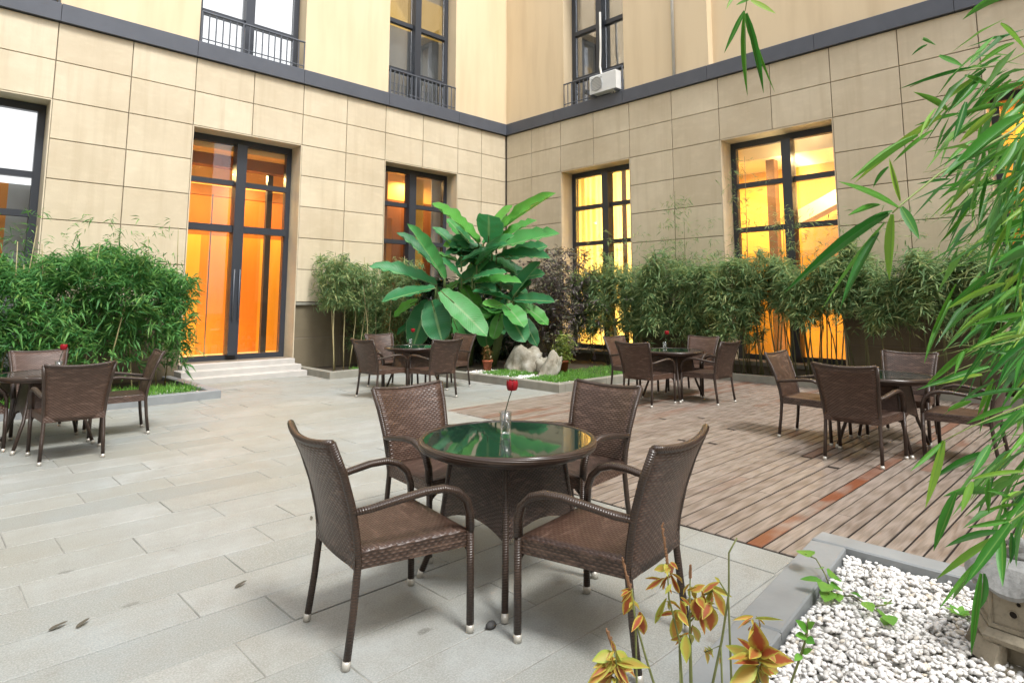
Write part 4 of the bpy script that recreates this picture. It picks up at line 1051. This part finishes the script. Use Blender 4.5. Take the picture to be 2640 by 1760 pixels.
FLm = leafmesh('dry_leaf', mat_plain('dry_brown_leaf', (.09,.08,.06), .8, .2, 0, .4, 20), 5, .35, -.06, None, .04, 9)
for x, y, a, L, lb in ((540,1349,.3,.07,'curled dry leaf lying alone on the paving left of the big foreground chair'),(175,1441,.6,.07,'dry leaf on the paving at lower left, right one of a pair'),
                       (112,1447,.2,.075,'dry leaf on the paving at lower left, left one of a pair'),(716,1192,1.2,.05,'tiny dry leaf on the paving behind the left foreground chair')):
    d = at(x, y, 1)-EYE; p = EYE + d*((.006-EYE.z)/d.z); d2 = Vector((math.cos(a), math.sin(a), .12))
    o = link('fallen_leaf', FLm); o.matrix_local = frame_to(p, p+d2*L, L*.42); tag(o, lb, 'leaf', 'dry leaves fallen on the paving')
# stone lantern
LB = at(2362, 1500, 2.5); LB.z = .01
LN = thing('stone_lantern', LB, 'small carved stone lantern with a grey roof standing on the white pebbles', 'lantern', R(22))
def prism(m, r0, r1, z0, z1, n=6, rot=0, cap=True):
    vs = [(r*math.cos(2*math.pi*k/n+rot), r*math.sin(2*math.pi*k/n+rot), z) for r, z in ((r0,z0),(r1,z1)) for k in range(n)]
    m.add(vs, [(k,(k+1)%n,(k+1)%n+n,k+n) for k in range(n)] + ([tuple(range(n))[::-1], tuple(range(n,2*n))] if cap else []))
m = MB(); prism(m, .215,.21,0,.022); m.build('foot', M_lant, LN)
for k in range(6):
    a = k*math.pi/3; Mk = Matrix.Rotation(a, 4, 'Z'); m = MB()
    m.add([Mk @ Vector(p) for p in ((.14,-.045,.023),(.205,-.05,.023),(.205,.05,.023),(.14,.045,.023),(.13,-.045,.098),(.175,-.05,.098),(.175,.05,.098),(.13,.045,.098))],
          [(3,2,1,0),(4,5,6,7),(0,1,5,4),(1,2,6,5),(2,3,7,6),(3,0,4,7)]); m.build('base_bracket', M_lant, LN)
m = MB(); prism(m,.125,.125,.023,.098); m.build('pedestal', M_lant, LN)
m = MB(); prism(m,.185,.20,.099,.122); prism(m,.198,.168,.123,.146); m.build('tray', M_lant, LN)
m = MB(); prism(m,.152,.146,.147,.300); m.build('lamp_chamber', M_lant, LN)
for k in range(6):
    a = (k+.5)*math.pi/3; Mk = Matrix.Rotation(a,4,'Z')
    for hz, hr, hy in (((.262,.009,.02),(.218,.0135,.0)) if k % 2 == 0 else ((.225,.013,0),(.268,.008,0))):
        ap = .866*(.152 - .006*(hz-.147)/.153)
        m = MB(); m.tube([Mk @ Vector((ap-.004,hy,hz)), Mk @ Vector((ap+.0012,hy,hz))], hr, 12); m.build('window_hole', M_under, LN)
        m = MB(); m.tube([Mk @ Vector((ap+.002, hy+hr*1.1*math.cos(t), hz+hr*1.1*math.sin(t))) for t in np.linspace(0,6.283,15)], .0025, 5); m.build('window_rim', M_lant, LN)
for k in range(6):
    Mk = Matrix.Rotation(k*math.pi/3,4,'Z'); m = MB(); m.tube([Mk @ Vector((.153,0,.148)), Mk @ Vector((.147,0,.299))], .009, 6); m.build('corner_post', M_lant, LN)
for z0, z1, r in ((.150,.166,.163),(.282,.297,.158)):
    m = MB(); prism(m, r, r, z0, z1); m.build('chamber_band', M_lant, LN)
m = MB(); prof = [(.12,.301),(.168,.296),(.180,.315),(.162,.345),(.120,.385),(.07,.405),(0,.41)]
vs = []
for r, z in prof:
    for k in range(36):
        a = 2*math.pi*k/36; sc = 1 + .10*abs(math.cos(3*a))**2*(r > .1); vs.append((r*sc*math.cos(a), r*sc*math.sin(a), z + ((.030*abs(math.cos(3*a))**3 - .016) if .13 < r else 0)))
m.add(vs, [(i*36+k, i*36+(k+1)%36, (i+1)*36+(k+1)%36, (i+1)*36+k) for i in range(len(prof)-1) for k in range(36)]); m.build('roof', M_lroof, LN)
m = MB(); m.lathe([(.05,.404),(.06,.42),(.03,.435),(.045,.455),(.0,.49)], 12); m.build('finial', M_lroof, LN, True)

# coleus plants in the foreground
csh = lambda t: math.sin(math.pi*min(1, t*.95+.05))**.9*(1.15-.35*t)
CL = [leafmesh('coleus_leaf', M_coleus, 6, f, d, csh, .03, s) for s, (f, d) in enumerate(((.35,.15),(.2,.3),(.5,.05)))]
Z5 = lambda x, y: (1247.3+.2651*x, 1202.7+.2651*y)
def coleus(label, d, stems, leaves, spikes=()):
    b = at(*Z5(*stems[0][0]), d); base = Vector((b.x, b.y, .01))
    t = thing('coleus_plant', base, label, 'plant', 0, 'orange leaved plants in the foreground')
    for s in stems:
        pts = [at(*Z5(*p), d) for p in s]; lo = pts[0]; pts = [Vector((lo.x, lo.y, .01)), Vector((lo.x, lo.y, lo.z*.5))] + pts
        m = MB(); n = len(pts); m.tube(pts, [.0042-.0024*i/(n-1) for i in range(n)], 6); o = m.build('stem', M_cstem, t, True); o.matrix_local = Matrix.Translation(-base)
    for s in spikes:
        pts = [at(*Z5(*p), d) for p in s]; m = MB(); k = len(pts)
        a, b2 = pts[0], pts[-1]
        for i in range(14):
            c = a.lerp(b2, i/13); m.tube([c - Vector((0,0,.004)), c + Vector((random.uniform(-.003,.003),random.uniform(-.003,.003),.006))], [.0045*(1-.5*i/13), .002], 5)
        o = m.build('seed_spike', M_spike, t); o.matrix_local = Matrix.Translation(-base)
    ext = []
    for L in leaves:
        (x0,y0),(x1,y1) = L[:2]; ln = math.hypot(x1-x0,y1-y0)
        for _ in range(random.choice((1,2,3))):
            a = math.atan2(y1-y0,x1-x0) + random.choice((-1,1))*random.uniform(.5,1.5); l2 = ln*random.uniform(.45,.9)
            ext.append(((x0+random.uniform(-25,25), y0+random.uniform(-30,40)), (x0+math.cos(a)*l2, y0+abs(math.sin(a))*l2), (L[2] if len(L)>2 else 100)*random.uniform(.35,.65)))
    leaves = list(leaves) + (ext if len(leaves) > 2 else [])
    for i, L in enumerate(leaves):
        (x0,y0),(x1,y1) = L[:2]; wpx = L[2] if len(L) > 2 else 100; dd = random.uniform(-.05,.05)
        p0 = at(*Z5(x0,y0), d); p1 = at(*Z5(x1,y1), d+dd); wd = wpx*.2976/1602*d*.9; p1 = p0.lerp(p1, 1.05)
        fc = (EYE-p0).normalized() + Vector((0,0,.3))
        M = frame_to(p0, p1, wd, random.uniform(-.4,.4), fc)
        link('leaf', CL[i % 3], t, Matrix.Translation(-base) @ M)
coleus('tall orange leaved stem in front of the right chair leg, with a brown seed spike', 1.5, [[(960,1378),(880,1120),(800,830),(770,560)],[(800,830),(780,700)]], [((760,600),(700,790),100),((840,760),(872,985),110),((760,560),(690,640),60),((770,680),(850,740),50)], [((750,540),(690,310))])
coleus('tallest orange leaved plant, its dry spike reaching up the chair back', 1.52, [[(1205,1378),(1180,1000),(1090,640),(1080,420)],[(1180,1000),(1240,960)]],
  [((1085,370),(965,395),70),((1080,350),(1150,440),95),((1100,420),(1180,600),50),((1040,470),(890,570),50),((1150,760),(1150,1040),135),((1070,640),(970,860),55),((1190,660),(1240,810),60),((1110,520),(1060,600),40),((1240,960),(1242,1195),105),((1110,760),(1210,860),50)], [((1075,330),(1030,10))])
coleus('middle orange leaved plant with several hanging leaves and a short spike', 1.55, [[(1275,1378),(1270,900),(1275,450)],[(1270,800),(1380,620),(1470,580)],[(1270,850),(1350,760)]],
  [((1290,580),(1400,530),70),((1330,640),(1335,830),130),((1470,575),(1570,790),105),((1440,700),(1455,930),150),((1290,880),(1385,1050),80),((1380,600),(1530,500),60),((1270,540),(1330,660),60),((1400,1080),(1450,1230),50),((1350,760),(1400,950),60)], [((1275,450),(1280,370))])
coleus('bare dark twig rising beside the orange leaved plants', 1.48, [[(1470,1378),(1550,1000),(1610,600),(1610,250),(1680,120)],[(1605,620),(1530,500)],[(1540,1050),(1400,1110)]], [((1530,500),(1490,460),30),((1520,1150),(1545,1190),25)])
coleus('bushy orange and yellow rosette at the bottom, left of the tall stems', 1.42, [[(640,1500),(640,1250),(620,1080)]],
  [((610,1120),(435,1180),110),((640,1100),(760,1210),90),((640,1200),(490,1250),110),((640,1200),(900,1230),100),((600,1180),(385,1400),100),((620,1240),(560,1430),90),((650,1220),(690,1430),90),((650,1180),(830,1310),80),((620,1110),(590,1010),50),((620,1160),(560,1170),60),((640,1250),(740,1420),80),((600,1300),(470,1420),80)], [((615,1080),(555,930))])
coleus('broad yellow and orange rosette at the bottom beside the pebbles', 1.40, [[(1840,1520),(1860,1300),(1830,1000),(1820,830)],[(1860,1200),(1900,1100)]],
  [((1860,1180),(1590,1055),120),((1890,1110),(1840,910),190),((1850,1180),(1615,1165),80),((1880,1160),(2150,1180),170),((1850,1230),(1640,1390),150),((1840,1240),(1810,1460),190),((1880,1220),(2030,1260),120),((1880,1130),(2000,1090),120),((1820,1110),(1690,990),70),((1860,1240),(1960,1420),120),((1880,1180),(2090,1300),110),((1820,800),(1650,830),40),((1840,820),(2060,825),30),((1820,900),(1790,960),30)])
t_v = thing('young_plant', at(*Z5(2150,1370), 1.75)*1, 'thin sprig with small rounded green leaves standing before the pebbles', 'plant'); t_v.location.z = .01
vl = leafmesh('vine_leaf', M_vine, 4, .25, .1, csh, .02, 4)
pts = [at(*Z5(*p), 1.75) for p in ((2150,1370),(2230,1150),(2280,990),(2300,820))]; m = MB(); m.tube([Vector((pts[0].x, pts[0].y, .01))]+pts, .0035, 5); o = m.build('stem', M_cstem, t_v, True); o.matrix_local = Matrix.Translation(-t_v.location)
for a, b, wpx in (((2290,930),(2195,830),75),((2290,900),(2350,850),60),((2280,980),(2190,960),70),((2280,990),(2350,1030),80),((2240,1130),(2180,1180),60),((2250,1120),(2330,1080),50)):
    p0 = at(*Z5(*a),1.75); p1 = at(*Z5(*b),1.72); link('leaf', vl, t_v, Matrix.Translation(-t_v.location) @ frame_to(p0,p1,wpx*.2976/1602*1.75,0,(EYE-p0)+Vector((0,0,.8))))
# creeping vine over the kerb and pebbles
def G(x, y, z):                       # point at height z seen at (x,y)
    d = at(x, y, 1) - EYE; return EYE + d*((z-EYE.z)/d.z)
Z10 = lambda x, y: (1550.2+.3409*x, 1033.5+.3409*y)
VN = thing('creeping_vine', G(*Z10(1150,900), .02), 'green creeping vine sprawling from the kerb over the white pebbles', 'vine')
def vstem(pts, zs):
    m = MB(); m.tube([G(*Z10(*p), z) for p, z in zip(pts, zs)], .0035, 5); o = m.build('stem', M_cstem, VN, True); o.matrix_local = Matrix.Translation(-VN.location)
vstem([(1070,980),(1010,830),(950,730),(880,700)], (.03,.10,.12,.16)); vstem([(1080,980),(1200,980),(1320,1060),(1450,1130)], (.03,.06,.07,.05)); vstem([(1330,1050),(1420,1040),(1460,1010)], (.07,.08,.07))
for (x,y),(x1,y1),wpx,z in (((900,720),(860,660),100,.16),((990,880),(840,860),60,.13),((1040,850),(1110,850),110,.12),((1030,900),(990,940),90,.10),((1050,920),(1130,930),100,.09),((1050,950),(1010,1010),90,.07),((1060,960),(1110,1010),90,.06),((1180,960),(1270,990),70,.08),((1280,1020),(1330,1080),70,.08),((1400,1000),(1370,985),50,.08),((1420,1040),(1480,1020),60,.08),((1400,1090),(1380,1100),60,.07),((1430,1110),(1470,1170),80,.07),((1440,1130),(1410,1170),70,.05),((990,800),(960,790),60,.12)):
    p0 = G(*Z10(x,y),z); p1 = G(*Z10(x1,y1),z-.005); wd = wpx*.3826/1602*(p0-EYE).dot(FW)*1.25
    link('leaf', vl, VN, Matrix.Translation(-VN.location) @ frame_to(p0,p1,wd,random.uniform(-.3,.3)))
VN2 = thing('small_weed', G(2205,1412,.02), 'small yellow green weed on the pebbles beside the lantern', 'weed')
for k in range(7):
    a = k*.9; p0 = G(2205,1412,.03); link('leaf', vl, VN2, Matrix.Translation(-VN2.location) @ frame_to(p0, p0+Vector((math.cos(a)*.06, math.sin(a)*.06, .025)), .03))

# near bamboo on the right
NL = [leafmesh('bamboo_leaf', M_near, 6, f, d, None, 0, s) for s, (f, d) in enumerate(((.3,.05),(.5,.12),(.15,.08),(.4,-.04)))]
NB_base = Vector((2.95, -.25, .01))
NB = thing('bamboo_plant', NB_base, 'fresh green bamboo with long leaves hanging into the right side of the view', 'bamboo')
nleaf = [0]
def nb_stem(pts, r=.004, name='branch', mat=None):
    m = MB(); n = len(pts); m.tube(pts, [r*(1-.6*i/(n-1)) for i in range(n)], 6); o = m.build(name, mat or M_twig, NB, True); o.matrix_local = Matrix.Translation(-NB_base)
near_rest = []
def nb_leaf(p0, p1, wd, fc=None, stuff=False):
    fc = fc if fc is not None else ((EYE-p0).normalized()*.7 + Vector((random.uniform(-.4,.4), random.uniform(-.4,.4), .6)))
    M = frame_to(p0, p1, wd, random.uniform(-.5,.5), fc)
    link('leaf', NL[nleaf[0] % 4], NB, Matrix.Translation(-NB_base) @ M); nleaf[0] += 1
def nl(x0,y0,x1,y1,d,wpx=15,dd=None):
    """leaf given by its two ends in the picture, d metres away"""
    dd = random.uniform(-.12,.12) if dd is None else dd
    p0 = at(x0,y0,d); p1 = at(x1,y1,d+dd); nb_leaf(p0, p1, wpx*KS/1602*d*1.0)
culm_x = at(2480,700,1.9)
cul = [NB_base, Vector((2.93,-.22,1.0)), Vector((2.85,-.16,1.9)), Vector((2.6,.02,2.7)), Vector((2.2,.45,3.15)), Vector((1.8,.75,3.1))]
nb_stem(cul, .014, 'culm', M_culm)
nb_stem([NB_base+Vector((.15,.2,0)), Vector((3.05,-.05,1.0)), Vector((2.95,.0,1.9)), Vector((2.8,.1,2.5))], .013, 'culm', M_culm)
# branches into the view
nb_stem([at(2460,180,1.7), at(2327,300,1.5), at(2160,397,1.4), at(2071,469,1.35), at(2050,489,1.34)], .0035)
nb_stem([at(2470,60,1.8), at(2300,150,1.65), at(2160,170,1.6), at(2090,200,1.6)], .003)
nb_stem([at(2480,650,1.9), at(2400,760,1.85), at(2300,790,1.8), at(2222,802,1.8)], .003)
nb_stem([at(2480,900,1.9), at(2351,930,1.75), at(2232,979,1.7), at(2166,1012,1.7)], .003)
nb_stem([at(2480,1020,1.7), at(2400,1140,1.6), at(2324,1194,1.55), at(2270,1240,1.5)], .0035)
nb_stem([at(2480,260,2.2), at(2350,420,2.1), at(2240,480,2.05), at(2180,520,2.0)], .003)
nb_stem([at(2480,500,2.3), at(2350,600,2.2), at(2230,680,2.1)], .003)
HL = [ # x0,y0,x1,y1,depth,width px
 (2062,478,1928,414,1.35,27),(2068,462,2041,360,1.35,13),(2070,475,2112,548,1.35,25),(2020,472,1947,498,1.36,14),(2051,492,2041,645,1.33,26),(2040,497,1802,659,1.36,17),
 (2033,512,1877,708,1.36,18),(2020,536,1934,708,1.38,17),(2050,486,1975,512,1.38,11),(2066,480,2094,530,1.4,12),
 (2306,300,2158,402,1.45,28),(2109,313,1955,418,1.5,20),(2143,300,2050,372,1.5,14),(2042,384,2003,430,1.5,15),(2150,250,2109,313,1.5,10),
 (2297,56,2352,116,1.6,22),(2121,90,2148,103,1.6,9),(2130,104,2092,126,1.6,7),(2157,128,2214,152,1.6,16),(2174,254,2095,212,1.6,21),(2229,157,2066,202,1.6,7),(2300,0,2212,36,1.6,8),
 (2230,145,2285,78,1.65,13),(2215,174,2278,202,1.65,16),(2164,268,1959,418,1.55,16),(2352,270,2170,400,1.45,30),(2334,322,2280,408,1.5,20),(2351,190,2245,228,1.6,18),(2218,235,2190,326,1.6,18),
 (2290,250,2200,330,1.6,18),(2352,240,2260,330,1.6,20),(2240,180,2160,240,1.65,14),(2300,130,2220,180,1.65,18),(2330,100,2240,150,1.7,15),(2260,200,2190,290,1.7,14),(2352,330,2240,390,1.6,14),
 (2222,800,2126,886,1.8,15),(2216,808,2192,858,1.8,12),(2273,842,2108,891,1.8,16),(2256,862,2150,886,1.82,11),(2351,894,2203,916,1.75,13),(2232,921,2172,943,1.75,14),(2351,938,2282,1008,1.7,22),
 (2324,934,2220,974,1.75,16),(2168,1012,2126,1166,1.7,20),(2168,1012,2148,1088,1.7,13),(2161,1018,2094,1080,1.7,13),(2351,1084,2223,1103,1.65,13),(2234,1106,2208,1175,1.65,18),(2273,1100,2270,1180,1.65,14),
 (2274,1022,2230,1094,1.7,20),(2197,1130,2146,1265,1.65,24),(2324,1194,2220,1211,1.55,13),(2300,1222,2166,1250,1.52,14),(2285,1234,2146,1328,1.5,20),(2320,1202,2215,1345,1.5,26),(2302,1228,2302,1345,1.52,24),
 (2322,1222,2322,1296,1.55,14),(2244,1288,2155,1398,1.5,10),(2250,1300,2190,1380,1.5,9),(2254,1316,2230,1505,1.48,17),(2258,1316,2258,1400,1.5,9),(2330,1150,2270,1120,1.6,12),(2351,1130,2300,1160,1.6,14),(2352,1190,2330,1300,1.55,18)]
for a in HL: nl(*a)
random.seed(21)
def fill(n, fn):
    for k in range(n):            # loose leaves that thicken the right-hand edge
        y = random.choice((random.uniform(120,560), random.uniform(300,800), random.uniform(400,800), random.uniform(780,1180)))
        x = random.triangular(2150 if y < 700 else 2240, 2470, 2400); d = random.uniform(1.55,2.7)
        an = random.gauss(2.3, .45); Lp = random.uniform(90,175)*1.7/d
        fn(x, y, x+math.cos(an)*Lp, y+math.sin(an)*Lp*.95, d, random.uniform(9,17)*1.7/d)
fill(205, nl)
RP = []; RD = []; RL = []; RW = []
def keep(x0, y0, x1, y1, d, wp):
    d += .35; p0 = at(x0,y0,d); p1 = at(x1,y1,d+random.uniform(-.15,.15)); v = p1-p0
    RP.append(p0); RL.append(v.length); RD.append(v.normalized()); RW.append(wp*KS/1602*d)
fill(270, keep)
for k in range(45):
    y = random.uniform(40, 460); x = random.triangular(2150, 2460, 2380); d = random.uniform(1.15, 1.7); an = random.gauss(2.55, .4); Lp = random.uniform(80, 165)
    keep(x, y, x+math.cos(an)*Lp, y+math.sin(an)*Lp*.9, d, random.uniform(9, 17))
cloud('leaves', mat_leaf('bamboo_leaf_fresh_back', [(0, (.04,.15,.035)), (.5, (.09,.25,.05)), (1, (.19,.38,.07))], .45, .3, .4), np.array([list(v) for v in RP]), np.array([list(v) for v in RD]), np.array(RL), np.array(RW), NB)
for k in range(30):
    y = random.uniform(250,1100); x = random.uniform(2240,2420); d = random.uniform(2.2,2.9); an = random.uniform(2.4,3.6)
    p = at(x,y,d); nb_stem([p, at(x+math.cos(an)*60, y+math.sin(an)*45, d), at(x+math.cos(an)*130, y+math.sin(an)*70+20, d)], .0022, 'twig')
# sprig hanging into the top of the view
nb_stem([Vector((1.8,.75,3.1)), at(1740,-260,1.75), at(1724,-60,1.7), at(1712,25,1.7)], .003)
for a in ((1724,2,1783,30,1.7,19),(1710,26,1663,124,1.7,13),(1712,30,1714,220,1.72,12),(1713,32,1756,213,1.68,17),(1716,36,1776,212,1.7,9),(1714,34,1734,110,1.7,15),(1722,0,1690,12,1.7,16),(1690,-8,1668,20,1.72,10)): nl(*a, dd=random.uniform(-.03,.03))
